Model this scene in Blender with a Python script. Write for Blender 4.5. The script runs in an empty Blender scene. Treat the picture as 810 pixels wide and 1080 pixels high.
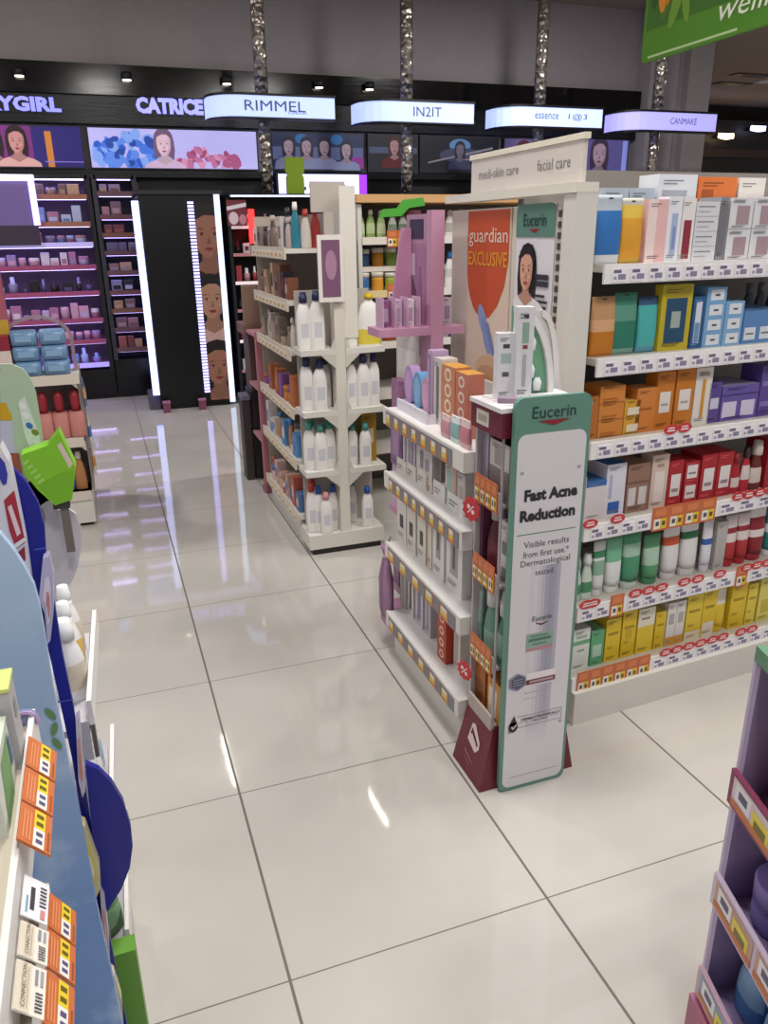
import bpy, math, random
from mathutils import Vector, Matrix
random.seed(7)
COL = bpy.context.scene.collection
# ------------------------------------------------------------------ camera model (metres, tile = 0.6 m)
FPX = 817.22
YAW, PITCH, ROLL = .3393, .3471, -.0145
CAM = Vector((-.1938, -1.16778, 1.43874))
_f = Vector((math.sin(YAW)*math.cos(PITCH), math.cos(YAW)*math.cos(PITCH), -math.sin(PITCH)))
_r0 = Vector((math.cos(YAW), -math.sin(YAW), 0)); _u0 = _r0.cross(_f)
RGT = math.cos(ROLL)*_r0 + math.sin(ROLL)*_u0
UPV = -math.sin(ROLL)*_r0 + math.cos(ROLL)*_u0
FWD = _f
cam_d = bpy.data.cameras.new('camera'); cam = bpy.data.objects.new('camera', cam_d); COL.objects.link(cam)
cam_d.sensor_fit = 'HORIZONTAL'; cam_d.sensor_width = 36; cam_d.lens = 36*FPX/810; cam_d.clip_start = .02
cam.matrix_world = Matrix(((RGT.x, UPV.x, -FWD.x, CAM.x), (RGT.y, UPV.y, -FWD.y, CAM.y), (RGT.z, UPV.z, -FWD.z, CAM.z), (0, 0, 0, 1)))
bpy.context.scene.camera = cam
def ray(px, py): return FWD + (px-405)/FPX*RGT - (py-540)/FPX*UPV
def aty(px, py, Y):
    d = ray(px, py); t = (Y-CAM.y)/d.y; p = CAM + d*t; return p.x, p.z
def atx(px, py, X):
    d = ray(px, py); t = (X-CAM.x)/d.x; p = CAM + d*t; return p.y, p.z
# ------------------------------------------------------------------ materials
MATS = {}
def s2l(c): return c/12.92 if c <= .04045 else ((c+.055)/1.055)**2.4
def hexl(h):
    h = h.lstrip('#')
    if len(h) == 3: h = ''.join(x*2 for x in h)
    return tuple(s2l(int(h[i:i+2], 16)/255) for i in (0, 2, 4))
def M(key):
    """'#rrggbb|r.4|m1|e3|t1' : roughness, metal, emission, transmission"""
    if key in MATS: return MATS[key]
    p = key.split('|'); c = hexl(p[0]); o = {x[0]: float(x[1:]) for x in p[1:]}
    m = bpy.data.materials.new('paint_' + p[0].lstrip('#')); m.use_nodes = True
    nt = m.node_tree; b = nt.nodes['Principled BSDF']
    b.inputs['Base Color'].default_value = (*c, 1)
    b.inputs['Roughness'].default_value = o.get('r', .45)
    b.inputs['Metallic'].default_value = o.get('m', 0)
    if 'e' in o:
        b.inputs['Emission Color'].default_value = (*c, 1); b.inputs['Emission Strength'].default_value = o['e']
    if 't' in o:
        b.inputs['Transmission Weight'].default_value = o['t']; b.inputs['IOR'].default_value = 1.15
    if 'e' not in o and 't' not in o:
        n = nt.nodes.new('ShaderNodeTexNoise'); n.inputs['Scale'].default_value = 35
        r = nt.nodes.new('ShaderNodeMapRange'); r.inputs[3].default_value = o.get('r', .45)-.05; r.inputs[4].default_value = o.get('r', .45)+.08
        nt.links.new(n.outputs['Fac'], r.inputs[0]); nt.links.new(r.outputs[0], b.inputs['Roughness'])
    MATS[key] = m; return m
# ------------------------------------------------------------------ mesh builder
class MB:
    def __init__(s, clip=None): s.v = []; s.f = []; s.m = []; s.keys = []; s.sm = []; s.clip = clip
    def k(s, key):
        if key not in s.keys: s.keys.append(key)
        return s.keys.index(key)
    def face(s, idx, key, smooth=False): s.f.append(idx); s.m.append(s.k(key)); s.sm.append(smooth)
    def box(s, x0, y0, z0, x1, y1, z1, key, top=None, front=None):
        n = len(s.v)
        s.v += [(x0,y0,z0),(x1,y0,z0),(x1,y1,z0),(x0,y1,z0),(x0,y0,z1),(x1,y0,z1),(x1,y1,z1),(x0,y1,z1)]
        for q, kk in (((0,3,2,1),key),((4,5,6,7),top or key),((0,1,5,4),front or key),((1,2,6,5),key),((2,3,7,6),key),((3,0,4,7),key)):
            s.face([n+i for i in q], kk)
        return s
    def cbox(s, x0, y0, z0, x1, y1, z1, key, b=.004):
        """box with chamfered upright and top edges"""
        r = [(x0+b,y0),(x1-b,y0),(x1,y0+b),(x1,y1-b),(x1-b,y1),(x0+b,y1),(x0,y1-b),(x0,y0+b)]
        cx, cy = (x0+x1)/2, (y0+y1)/2
        rr = [(cx+(x-cx)*(1-2*b/(x1-x0)), cy+(y-cy)*(1-2*b/(y1-y0))) for x, y in r]
        n = len(s.v); s.v += [(x,y,z0) for x,y in r] + [(x,y,z1-b) for x,y in r] + [(x,y,z1) for x,y in rr]
        for L in (0, 8):
            for i in range(8):
                j = (i+1) % 8; s.face([n+L+i, n+L+j, n+L+8+j, n+L+8+i], key)
        s.face([n+i for i in range(7,-1,-1)], key); s.face([n+16+i for i in range(8)], key); return s
    def quad(s, p, key):
        n = len(s.v); s.v += list(p); s.face(list(range(n, n+len(p))), key); return s
    def rect(s, x0, z0, x1, z1, y, key):          # printed patch facing -y
        return s.quad([(x0,y,z0),(x1,y,z0),(x1,y,z1),(x0,y,z1)], key)
    def slab(s, pts, y0, y1, key, side=None):     # outline in xz, thickness along y
        a = sum(pts[i][0]*pts[(i+1)%len(pts)][1]-pts[(i+1)%len(pts)][0]*pts[i][1] for i in range(len(pts)))
        if a < 0: pts = pts[::-1]
        n = len(s.v); L = len(pts)
        s.v += [(x,y0,z) for x,z in pts] + [(x,y1,z) for x,z in pts]
        s.face([n+i for i in range(L)], key); s.face([n+L+i for i in range(L-1,-1,-1)], side or key)
        for i in range(L): s.face([n+i, n+L+i, n+L+(i+1)%L, n+(i+1)%L], side or key)
        return s
    def plan(s, pts, z0, z1, key, cap=None):      # outline in xy, thickness along z
        a = sum(pts[i][0]*pts[(i+1)%len(pts)][1]-pts[(i+1)%len(pts)][0]*pts[i][1] for i in range(len(pts)))
        if a < 0: pts = pts[::-1]
        n = len(s.v); L = len(pts)
        s.v += [(x,y,z0) for x,y in pts] + [(x,y,z1) for x,y in pts]
        s.face([n+i for i in range(L-1,-1,-1)], cap or key); s.face([n+L+i for i in range(L)], cap or key)
        for i in range(L): s.face([n+i, n+(i+1)%L, n+L+(i+1)%L, n+L+i], key)
        return s
    def poly(s, pts, y, key):
        if s.clip:                                # keep printed shapes inside their sheet
            for ax, lim, sg in ((0,s.clip[0],1),(0,s.clip[2],-1),(1,s.clip[1],1),(1,s.clip[3],-1)):
                out = []
                for i in range(len(pts)):
                    p, q = pts[i-1], pts[i]; dp, dq = (p[ax]-lim)*sg, (q[ax]-lim)*sg
                    if dp*dq < 0: t = dp/(dp-dq); out.append((p[0]+(q[0]-p[0])*t, p[1]+(q[1]-p[1])*t))
                    if dq >= 0: out.append(q)
                pts = out
                if len(pts) < 3: return s
        return s.quad([(x,y,z) for x,z in pts], key)
    def ell(s, cx, cz, rx, rz, y, key, n=18, a0=0, a1=2*math.pi, tilt=0):
        P = []
        for i in range(n):
            t = a0+(a1-a0)*i/(n if a1-a0 > 6.2 else n-1)
            x, z = rx*math.cos(t), rz*math.sin(t)
            P.append((cx+x*math.cos(tilt)-z*math.sin(tilt), cz+x*math.sin(tilt)+z*math.cos(tilt)))
        return s.poly(P, y, key)
    def loft(s, rings, fn, seg=16, cx=0, cy=0, smooth=True, cap=True):
        """rings (z, rx, ry[, power]); fn(z fraction, angle) -> colour key"""
        n = len(s.v); z0, z1 = rings[0][0], rings[-1][0]
        for R in rings:
            pw = R[3] if len(R) > 3 else 2
            for i in range(seg):
                t = 2*math.pi*(i+.5)/seg; c, q = math.cos(t), math.sin(t)
                s.v.append((cx+R[1]*math.copysign(abs(c)**(2/pw), c), cy+R[2]*math.copysign(abs(q)**(2/pw), q), R[0]))
        for k in range(len(rings)-1):
            zf = ((rings[k][0]+rings[k+1][0])/2-z0)/max(1e-6, z1-z0)
            for i in range(seg):
                j = (i+1) % seg
                s.face([n+k*seg+i, n+k*seg+j, n+(k+1)*seg+j, n+(k+1)*seg+i], fn(zf, 2*math.pi*(i+1)/seg), smooth)
        if cap:
            s.face([n+i for i in range(seg-1,-1,-1)], fn(0, 0)); e = n+(len(rings)-1)*seg
            s.face([e+i for i in range(seg)], fn(1, 0))
        return s
    def cyl(s, cx, cy, z0, z1, r, key, seg=14, r1=None): return s.loft([(z0,r,r),(z1,r1 or r,r1 or r)], lambda a,b: key, seg, cx, cy)
    def rod(s, p, q, r, key, seg=8):
        p, q = Vector(p), Vector(q); d = (q-p).normalized()
        a = d.orthogonal().normalized(); b = d.cross(a); n = len(s.v)
        for P in (p, q):
            for i in range(seg):
                t = 2*math.pi*i/seg; s.v.append(tuple(P+a*r*math.cos(t)+b*r*math.sin(t)))
        for i in range(seg):
            j = (i+1) % seg; s.face([n+i, n+j, n+seg+j, n+seg+i], key, True)
        s.face([n+i for i in range(seg-1,-1,-1)], key); s.face([n+seg+i for i in range(seg)], key); return s
    def build(s, name, parent=None, loc=None, rz=0, mat=None):
        me = bpy.data.meshes.new(name); me.from_pydata([tuple(x) for x in s.v], [], s.f)
        for kk in s.keys: me.materials.append(M(kk) if mat is None else mat)
        me.polygons.foreach_set('material_index', s.m); me.polygons.foreach_set('use_smooth', s.sm); me.update()
        o = bpy.data.objects.new(name, me); COL.objects.link(o)
        if parent: o.parent = parent
        if loc: o.location = loc
        if rz: o.rotation_euler.z = rz
        return o
LABELS = {}
def tag(o, label, cat, group=None, kind=None):
    o['label'] = label; o['category'] = cat
    if group: o['group'] = group
    if kind: o['kind'] = kind
    LABELS.setdefault(label, []).append(o.name)
    return o
def thing(name, label, cat, loc=(0,0,0), rz=0, group=None):
    o = bpy.data.objects.new(name, None); COL.objects.link(o); o.empty_display_size = .05
    o.location = loc; o.rotation_euler.z = rz
    if label: tag(o, label, cat, group)
    return o
def struct(mb, name, mat=None):
    o = mb.build(name, mat=mat); o['kind'] = 'structure'; return o
def dup(root):
    r = root.copy(); COL.objects.link(r)
    for ch in root.children:
        c = ch.copy(); COL.objects.link(c); c.parent = r
        for g in ch.children:
            d = g.copy(); COL.objects.link(d); d.parent = c
    return r
def lettering(txt, x, z, w, h, y, key, parent, name='lettering', shear=0, ext=.0006, bold=0, align='C'):
    """text in the xz plane facing -y, fitted into w x h, centred on x, z"""
    cu = bpy.data.curves.new('t', 'FONT'); cu.body = txt; cu.shear = shear; cu.offset = bold; cu.resolution_u = 2
    cu.align_x = {'C': 'CENTER', 'L': 'LEFT'}[align]
    to = bpy.data.objects.new('t', cu); me = bpy.data.meshes.new_from_object(to)
    vs = [v.co.copy() for v in me.vertices]; fs = [list(p.vertices) for p in me.polygons]
    bpy.data.objects.remove(to); bpy.data.curves.remove(cu); bpy.data.meshes.remove(me)
    x0, x1 = min(v.x for v in vs), max(v.x for v in vs); z0, z1 = min(v.y for v in vs), max(v.y for v in vs)
    mb = MB(); mb.v = [(x+(v.x-(x0+x1)/2)*w/(x1-x0), y-ext, z+(v.y-(z0+z1)/2)*h/(z1-z0)) for v in vs]
    for f in fs: mb.face(f, key)
    return mb.build(name, parent)
def rrect(x0, z0, x1, z1, r, n=5, corners=(1,1,1,1)):
    P = []
    for (cx, cz, a), on in zip(((x0+r,z0+r,math.pi),(x1-r,z0+r,1.5*math.pi),(x1-r,z1-r,0),(x0+r,z1-r,.5*math.pi)), corners):
        if on: P += [(cx+r*math.cos(a+i*math.pi/2/n), cz+r*math.sin(a+i*math.pi/2/n)) for i in range(n+1)]
        else: P.append((cx+r*(1 if math.cos(a+math.pi/4) > 0 else -1), cz+r*(1 if math.sin(a+math.pi/4) > 0 else -1)))
    return P
def portrait(mb, cx, cz, s, y, skin='#d9a78c', hair='#1c1416', top='#e8e0dc', lip='#a8423f', e='', tilt=0):
    """a printed head and shoulders; s = head height"""
    d = .0006
    def mix(h, k): c = [int(h[i:i+2], 16) for i in (1,3,5)]; return '#%02x%02x%02x' % tuple(max(0, min(255, int(x*k))) for x in c)
    hp = [(-.40,-.62),(-.44,-.2),(-.42,.15),(-.36,.40),(-.22,.56),(.0,.62),(.22,.57),(.37,.40),(.43,.12),(.45,-.25),(.38,-.66),(.2,-.5),(-.2,-.5)]
    mb.poly([(cx+a*s, cz+b*s) for a, b in hp], y-d, hair+e)
    mb.poly([(cx+a*s, cz+b*s) for a, b in ((-.95,-1.3),(-.86,-.86),(-.6,-.70),(-.22,-.60),(.22,-.60),(.6,-.70),(.86,-.86),(.95,-1.3))], y-2*d, top+e)
    mb.poly([(cx+a*s, cz+b*s) for a, b in ((-.15,-.3),(-.16,-.52),(-.34,-.66),(.0,-.84),(.34,-.66),(.16,-.52),(.15,-.3))], y-3*d, mix(skin,.86)+e)
    fp = [(0,-.47),(.10,-.45),(.20,-.36),(.275,-.2),(.30,.0),(.30,.16),(.25,.34),(.12,.44),(-.12,.44),(-.25,.34),(-.30,.16),(-.30,.0),(-.275,-.2),(-.20,-.36),(-.10,-.45)]
    mb.poly([(cx+a*s, cz+b*s) for a, b in fp], y-4*d, skin+e)
    mb.poly([(cx+a*s, cz+b*s) for a, b in ((.02,-.46),(.10,-.45),(.20,-.36),(.275,-.2),(.30,.0),(.30,.16),(.24,.3),(.21,.0),(.15,-.25))], y-5*d, mix(skin,.88)+e)
    mb.poly([(cx+a*s, cz+b*s) for a, b in ((-.32,.02),(-.27,.26),(-.06,.37),(.14,.36),(.28,.24),(.33,.02),(.40,.3),(.2,.52),(-.2,.52),(-.38,.3))], y-5.4*d, hair+e)
    for q in (-1, 1):
        mb.ell(cx+q*.13*s, cz-.01*s, .065*s, .022*s, y-5.6*d, mix(skin,1.18)+e, 10)
        mb.ell(cx+q*.13*s, cz-.006*s, .036*s, .024*s, y-6*d, '#2a1a16'+e, 8)
        mb.poly([(cx+q*.055*s,cz+.012*s),(cx+q*.13*s,cz+.04*s),(cx+q*.21*s,cz+.012*s),(cx+q*.13*s,cz+.026*s)], y-6.2*d, '#1e1412'+e)
        mb.poly([(cx+q*.05*s,cz+.09*s),(cx+q*.15*s,cz+.125*s),(cx+q*.23*s,cz+.09*s),(cx+q*.14*s,cz+.105*s)], y-6*d, mix(hair,1.4)+e)
        mb.ell(cx+q*.17*s, cz-.15*s, .06*s, .04*s, y-5.5*d, mix(skin,1.05)+e, 8)
    mb.poly([(cx-.045*s,cz-.18*s),(cx-.02*s,cz-.2*s),(cx+.03*s,cz-.2*s),(cx+.05*s,cz-.17*s),(cx+.02*s,cz-.03*s)], y-6*d, mix(skin,.8)+e)
    mb.poly([(cx-.105*s,cz-.285*s),(cx-.035*s,cz-.255*s),(cx,cz-.265*s),(cx+.035*s,cz-.255*s),(cx+.105*s,cz-.285*s),(cx+.04*s,cz-.335*s),(cx-.04*s,cz-.335*s)], y-6*d, lip+e)
    mb.poly([(cx-.10*s,cz-.285*s),(cx,cz-.279*s),(cx+.10*s,cz-.285*s),(cx,cz-.292*s)], y-6.3*d, mix(lip,.55)+e)
# ------------------------------------------------------------------ shelf frames and product rows
class Frame:
    """a shelf front: origin, heading; u along the front, v into the shelf"""
    def __init__(s, x, y, deg): s.o = Vector((x, y, 0)); a = s.a = math.radians(deg); s.ex = Vector((math.cos(a), math.sin(a), 0)); s.ey = Vector((-math.sin(a), math.cos(a), 0))
    def p(s, u, v, z): return s.o + s.ex*u + s.ey*v + Vector((0,0,z))
    def u(s, px, v, z):
        b = s.p(0, v, z)-CAM; k = (px-405)/FPX
        return (k*b.dot(FWD)-b.dot(RGT))/(s.ex.dot(RGT)-k*s.ex.dot(FWD))
    def h(s, hp, u, v, z):
        f = lambda q: (lambda d: -FPX*d.dot(UPV)/d.dot(FWD))(s.p(u,v,q)-CAM)
        return hp/((f(z)-f(z+.05))/.05)
# ---- product kinds: each returns fn(w, h) -> root at the origin, front facing -y
def carton(body, pats=(), d=.05, top=None, side=None):
    def fn(w, h):
        mb = MB(); mb.box(-w/2, -d/2, 0, w/2, d/2, h, side or body, top, body)
        y = -d/2-.0006
        for (a, b, c, e, key) in pats: mb.rect(-w/2+a*w, b*h, -w/2+c*w, e*h, y, key); y -= .0003
        if w > .026 and h > .045:                 # a few lines of small print in the carton's own ink
            c = [int(body.split('|')[0].lstrip('#')[i:i+2], 16) for i in (0,2,4)]; ink = '#%02x%02x%02x' % tuple(int(x*.62) for x in c) if sum(c) > 300 else '#%02x%02x%02x' % tuple(min(255, x+70) for x in c)
            for q, (a, e) in enumerate(((.92,.72),(.885,.5),(.10,.8),(.07,.66))): mb.rect(-w*.5+w*.12, a*h, -w*.5+w*(.12+.8*e*.9), a*h+max(.0014, h*.014), y, ink)
        return mb.build('carton'), 'carton', d
    return fn
def tube(body, cap, bands=(), caph=.14, d=None, up=False):
    def fn(w, h):
        r = thing('tube', None, None); ch = caph*h; dd = d or w*.72
        zs = sorted({0, .12, .3, .5, .7, .85, 1} | {b for x in bands for b in x[:2]})
        def col(zf, an):
            for a, b, key in bands:
                if a <= zf <= b and (an > math.pi-.1): return key
            return body
        rings = []
        for q in zs: rings.append((ch+q*(h-ch), w/2*(.88+.12*q), max(.0035, dd/2*(1-q**1.6)), 2+1.2*q))
        MB().loft(rings, col).build('body', r)
        MB().loft([(0,w*.40,dd*.40),(.004,w*.43,dd*.43),(ch*.95,w*.43,dd*.43),(ch,w*.41,dd*.41)], lambda a,b: cap).build('cap', r)
        return r, 'tube', dd
    return fn
def pouch(bands, d=.03, hole=True):
    def fn(w, h):
        zs = sorted({0, .06, .2, .4, .6, .8, .94, 1} | {b for x in bands for b in x[:2]})
        def col(zf, an):
            c = bands[0][2]
            for a, b, key in bands:
                if a <= zf <= b: c = key
            return c
        R = [(q*h, w/2*(.93 if 0 < q < 1 else .97), max(.002, d/2*math.sin(math.pi*min(1, .16+q*.86))*.95), 3) for q in zs]
        mb = MB().loft(R, col)
        if hole: mb.ell(0, h*.955, w*.1, h*.012, -.0035, '#33302e', 10)
        return mb.build('pouch'), 'pouch', d
    return fn
def bottle(body, cap, label=None, lz=(.2,.62), d=None, neck=.45, caph=.16, wide=.5, back=False, pump=False):
    def fn(w, h):
        r = thing('bottle', None, None); dd = d or w*.6; zb = h*(1-caph)
        pr = [(0,.92),(.03,1),(.18,1.0),(.2,1.0),(.35,.99),(.5,.96),(.62,.9),(.75,.78),(.86,.62),(.93,neck),(1,neck)]
        def col(zf, an):
            if label and lz[0] <= zf <= lz[1]:
                if math.pi+.35 < an < 2*math.pi-.25 or (back and .3 < an < math.pi-.3): return label
            return body
        MB().loft([(q*zb, w/2*k, dd/2*min(1, k*1.02), 2.4) for q, k in pr], col).build('body', r)
        c = MB(); cr = w*neck*.56
        c.loft([(zb-.004,cr,cr),(zb+caph*h*.5,cr,cr),(zb+caph*h*.55,cr*.9,cr*.9),(h,cr*.8,cr*.8)], lambda a,b: cap)
        if pump: c.box(-cr*.4, -cr*2.4, h-.012, cr*.4, cr*.5, h, cap)
        c.build('cap', r)
        return r, 'bottle', dd
    return fn
def lotion_bottle(body, cap, label=None):
    def fn(w, h):
        r = thing('bottle', None, None); dd = w*.62; zb = h*.85
        pr = [(0,.93),(.02,1),(.2,1.0),(.24,1),(.55,1),(.58,1),(.72,.97),(.82,.88),(.9,.70),(.96,.5),(1,.46)]
        def col(zf, an): return label if label and .24 <= zf <= .55 and math.pi*1.3 < an < math.pi*1.62 else body
        MB().loft([(q*zb, w/2*k, dd/2*min(1, k*1.05), 2.5) for q, k in pr], col, 20).build('body', r)
        c = w*.27; MB().loft([(zb-.003,c,c),(zb+h*.09,c,c),(zb+h*.1,c*.85,c*.85),(h,c*.8,c*.8)], lambda a,b: cap).build('cap', r)
        return r, 'bottle', dd
    return fn
def jar(body, lid, lidf=.35, label=None):
    def fn(w, h):
        r = thing('jar', None, None); q = h*(1-lidf)
        MB().loft([(0,w*.44,w*.44),(.004,w*.47,w*.47),(q*.3,w*.48,w*.48),(q*.8,w*.48,w*.48),(q,w*.46,w*.46)], lambda a,b: label if label and .2 < a < .9 else body, 18).build('body', r)
        MB().loft([(q,w*.49,w*.49),(h-.004,w*.5,w*.5),(h,w*.47,w*.47)], lambda a,b: lid, 18).build('lid', r)
        return r, 'jar', w
    return fn
def tray(body, face, d=.14, n=3):
    def fn(w, h):
        mb = MB(); mb.box(-w/2,-d/2,0,w/2,d/2,h,body)
        for i in range(n):
            x0 = -w/2+w*(i+.12)/n; mb.rect(x0, h*.12, x0+w*.72/n, h*.5, -d/2-.0006, face); mb.rect(x0+w*.1/n, h*.28, x0+w*.6/n, h*.33, -d/2-.001, '#777')
        return mb.build('carton'), 'carton', d
    return fn
def card(body, pats=(), d=.012):
    f = carton(body, pats, d)
    return f
ORD = ['first','second','third','fourth','fifth','sixth','seventh','eighth','ninth','tenth']
CATN = {'carton':'box','tube':'tube','pouch':'pouch','bottle':'bottle','jar':'jar'}
def place(o, p, a): o.location = p; o.rotation_euler.z = a
def row(F, z, specs, where, v=.02, group=None):
    """specs: (fn, px0, px1, height px, desc, {n, nz, back, dv, dz})"""
    names = [s[4] for s in specs]
    for i, s in enumerate(specs):
        fn, a, b, hp, desc = s[:5]; o = s[5] if len(s) > 5 else {}
        n, nz, back = o.get('n', 1), o.get('nz', 1), o.get('back', 0)
        vv = v+o.get('dv', 0); zz = z+o.get('dz', 0)
        u0, u1 = F.u(a, vv, zz), F.u(b, vv, zz); w = (u1-u0)/n
        h = F.h(hp, (u0+u1)/2, vv, zz)/nz
        sh_ = lambda q: q if len(q.split()) < 5 else q.split(' with ')[0].split(' beyond ')[0]
        prev = sh_(names[i-1]) if i else None; nxt = sh_(names[i+1]) if i+1 < len(names) else None
        src = None
        for k in range(n):
            for q in range(nz):
                for g in range(back+1):
                    if src is None: src, kind, dep = fn(w*.965-.0008, h*.998 if nz > 1 else h); ob = src
                    else: ob = dup(src)
                    place(ob, F.p(u0+(k+.5)*w, vv+dep/2+g*(dep+.004), zz+q*h), F.a+math.radians(o.get('rot', 0)))
                    rel = ''
                    if n > 1:
                        if k == 0: rel = 'next to '+('the '+prev if prev else o.get('edge', 'the shelf end'))
                        elif k == n-1: rel = 'next to '+('the '+nxt if nxt else 'the far products')
                        else: rel = 'middle one' if n == 3 else ORD[k]+' from '+('the '+prev if prev else 'the shelf end')
                    if nz > 1: rel += (' ' if rel else '')+('at stack bottom,' if q == 0 else 'on stack top,' if q == nz-1 else 'middle of stack' if nz == 3 else ORD[q]+' up in stack')
                    if back:
                        rel += (' ' if rel else '')+('in front' if g == 0 else ('behind' if back == 1 else ORD[g]+' row back'))
                    lab = ' '.join(x for x in (desc, rel, where) if x)
                    nm = desc if o.get('cat') is None else ''
                    tag(ob, lab, o.get('cat') or CATN[kind], (desc+' pack, '+where) if n*nz*(back+1) > 1 else group)
                    if o.get('name'): ob.name = o['name']
    return
# ================================================================== ROOM
def tile_material():
    m = bpy.data.materials.new('glazed_floor_tile'); m.use_nodes = True; nt = m.node_tree; N = nt.nodes; L = nt.links; b = N['Principled BSDF']
    tc = N.new('ShaderNodeTexCoord'); sp = N.new('ShaderNodeSeparateXYZ'); L.new(tc.outputs['Object'], sp.inputs[0])
    def mth(op, a, bb=None):
        n = N.new('ShaderNodeMath'); n.operation = op
        for i, x in enumerate((a, bb)):
            if x is None: continue
            if isinstance(x, (int, float)): n.inputs[i].default_value = x
            else: L.new(x, n.inputs[i])
        return n.outputs[0]
    def groove(c, wd):
        fr = mth('FRACT', mth('DIVIDE', mth('ADD', c, 6.0), .6))
        return mth('LESS_THAN', mth('MULTIPLY', mth('MINIMUM', fr, mth('SUBTRACT', 1.0, fr)), .6), wd)
    g = mth('MAXIMUM', groove(sp.outputs[0], .0032), groove(sp.outputs[1], .0016))
    cl = N.new('ShaderNodeTexNoise'); cl.inputs['Scale'].default_value = 2.6; cl.inputs['Detail'].default_value = 3; L.new(tc.outputs['Object'], cl.inputs['Vector'])
    rp = N.new('ShaderNodeValToRGB'); rp.color_ramp.elements[0].position = .3; rp.color_ramp.elements[1].position = .72
    rp.color_ramp.elements[0].color = (*hexl('#bfbcb4'), 1); rp.color_ramp.elements[1].color = (*hexl('#cbc6c0'), 1)
    L.new(cl.outputs['Fac'], rp.inputs[0])
    mx = N.new('ShaderNodeMix'); mx.data_type = 'RGBA'; L.new(g, mx.inputs[0]); L.new(rp.outputs[0], mx.inputs[6]); mx.inputs[7].default_value = (*hexl('#6e665f'), 1)
    L.new(mx.outputs[2], b.inputs['Base Color'])
    rr = N.new('ShaderNodeMix'); L.new(g, rr.inputs[0]); rr.inputs[2].default_value = .05; rr.inputs[3].default_value = .7; L.new(rr.outputs[0], b.inputs['Roughness'])
    b.inputs['IOR'].default_value = 1.6
    wv = N.new('ShaderNodeTexNoise'); wv.inputs['Scale'].default_value = 5; L.new(tc.outputs['Object'], wv.inputs['Vector'])
    bp = N.new('ShaderNodeBump'); bp.inputs['Strength'].default_value = .02; bp.inputs['Distance'].default_value = .02; L.new(wv.outputs['Fac'], bp.inputs['Height']); L.new(bp.outputs[0], b.inputs['Normal'])
    return m
def plaster(name, h, rough=.85, sc=12):
    m = bpy.data.materials.new(name); m.use_nodes = True; nt = m.node_tree; N = nt.nodes; b = N['Principled BSDF']
    tc = N.new('ShaderNodeTexCoord'); n = N.new('ShaderNodeTexNoise'); n.inputs['Scale'].default_value = sc; nt.links.new(tc.outputs['Object'], n.inputs['Vector'])
    r = N.new('ShaderNodeValToRGB'); c = hexl(h); r.color_ramp.elements[0].color = (*[x*.93 for x in c], 1); r.color_ramp.elements[1].color = (*[min(1, x*1.05) for x in c], 1)
    nt.links.new(n.outputs['Fac'], r.inputs[0]); nt.links.new(r.outputs[0], b.inputs['Base Color']); b.inputs['Roughness'].default_value = rough
    return m
struct(MB().box(-4, -3.5, -.05, 13, 14, 0, '#888'), 'floor', tile_material())
struct(MB().box(-4, -3.5, 3.6, 13, 14, 3.7, '#888').box(6.42, 5.9, 3.3, 13, 14, 3.599, '#888'), 'ceiling', plaster('ceiling_paint', '#a3958c'))
WALLM = plaster('wall_paint', '#a8a1a3')
struct(MB().box(-4, 6.86, 0, 5.62, 7.0, 3.6, '#888'), 'wall_back', WALLM)
struct(MB().box(5.62, 6.62, 0, 5.98, 7.0, 3.6, '#888').box(5.98, 6.72, 0, 6.12, 7.0, 3.6, '#888').box(6.12, 6.62, 0, 6.42, 7.0, 3.6, '#888'), 'wall_right', WALLM)
struct(MB().box(6.42, 10.3, 0, 13, 10.45, 3.3, '#888'), 'wall_far', plaster('dark_wall', '#2b2320'))
# ---------------------------------------------------------------- ceiling lamps (tubes, plus square panels added overhead to light the scene)
def tube_light(x, y, L, watts, lab):
    t = thing('ceiling_tube_light', lab, 'light', (x, y, 3.6), 0, 'tube lights on the ceiling')
    MB().cbox(-.04, -L/2-.03, -.05, .04, L/2+.03, 0, '#e8e8e8', .006).build('housing', t)
    MB().box(-.011, -L/2, -.062, .011, L/2, -.05, '#fff4e6|e%g' % watts).build('lamp', t)
tube_light(.46, 5.5, .8, 34, 'slim tube light above the middle of the aisle')
tube_light(1.64, 4.5, .8, 34, 'slim tube light above the white end rack')
def spot(x, y, watts, lab, size=.5, col=(1, .972, .94), name='added_panel_light'):
    t = thing(name, lab, 'light', (x, y, 3.6 if x < 6.4 else 3.3), 0, 'added panel lights on the ceiling')
    MB().box(-size/2-.03, -size/2-.03, -.02, size/2+.03, size/2+.03, 0, '#d8d8d8').build('frame', t)
    ld = bpy.data.lights.new('lamp', 'AREA'); ld.shape = 'SQUARE'; ld.size = size; ld.energy = watts; ld.color = col
    lo = bpy.data.objects.new('lamp', ld); COL.objects.link(lo); lo.parent = t; lo.location = (0, 0, -.03)
spot(.25, .6, 50, 'added square panel light over the near end of the aisle')
spot(.1, -1.6, 44, 'added square panel light behind the viewer')
spot(2.2, .3, 38, 'added square panel light over the cream wall of skincare')
spot(1.9, -1.8, 46, 'added square panel light behind the purple rack')
spot(-1.6, 1.2, 24, 'added square panel light over the shelves beside the aisle')
spot(2.7, 1.0, 36, 'added square panel light over the second row of shelves')
spot(-1.9, 4.2, 70, 'added square panel light over the shelves near the makeup wall', .3)
spot(3.6, 4.0, 95, 'added square panel light in front of the makeup counters', .3)
spot(8.8, 8.2, 30, 'added square panel light in the corridor beyond the shop', .3, (1, .8, .6))
W = bpy.data.worlds.new('world'); bpy.context.scene.world = W; W.use_nodes = True
W.node_tree.nodes['Background'].inputs[0].default_value = (.92, .9, 1, 1); W.node_tree.nodes['Background'].inputs[1].default_value = .32
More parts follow.
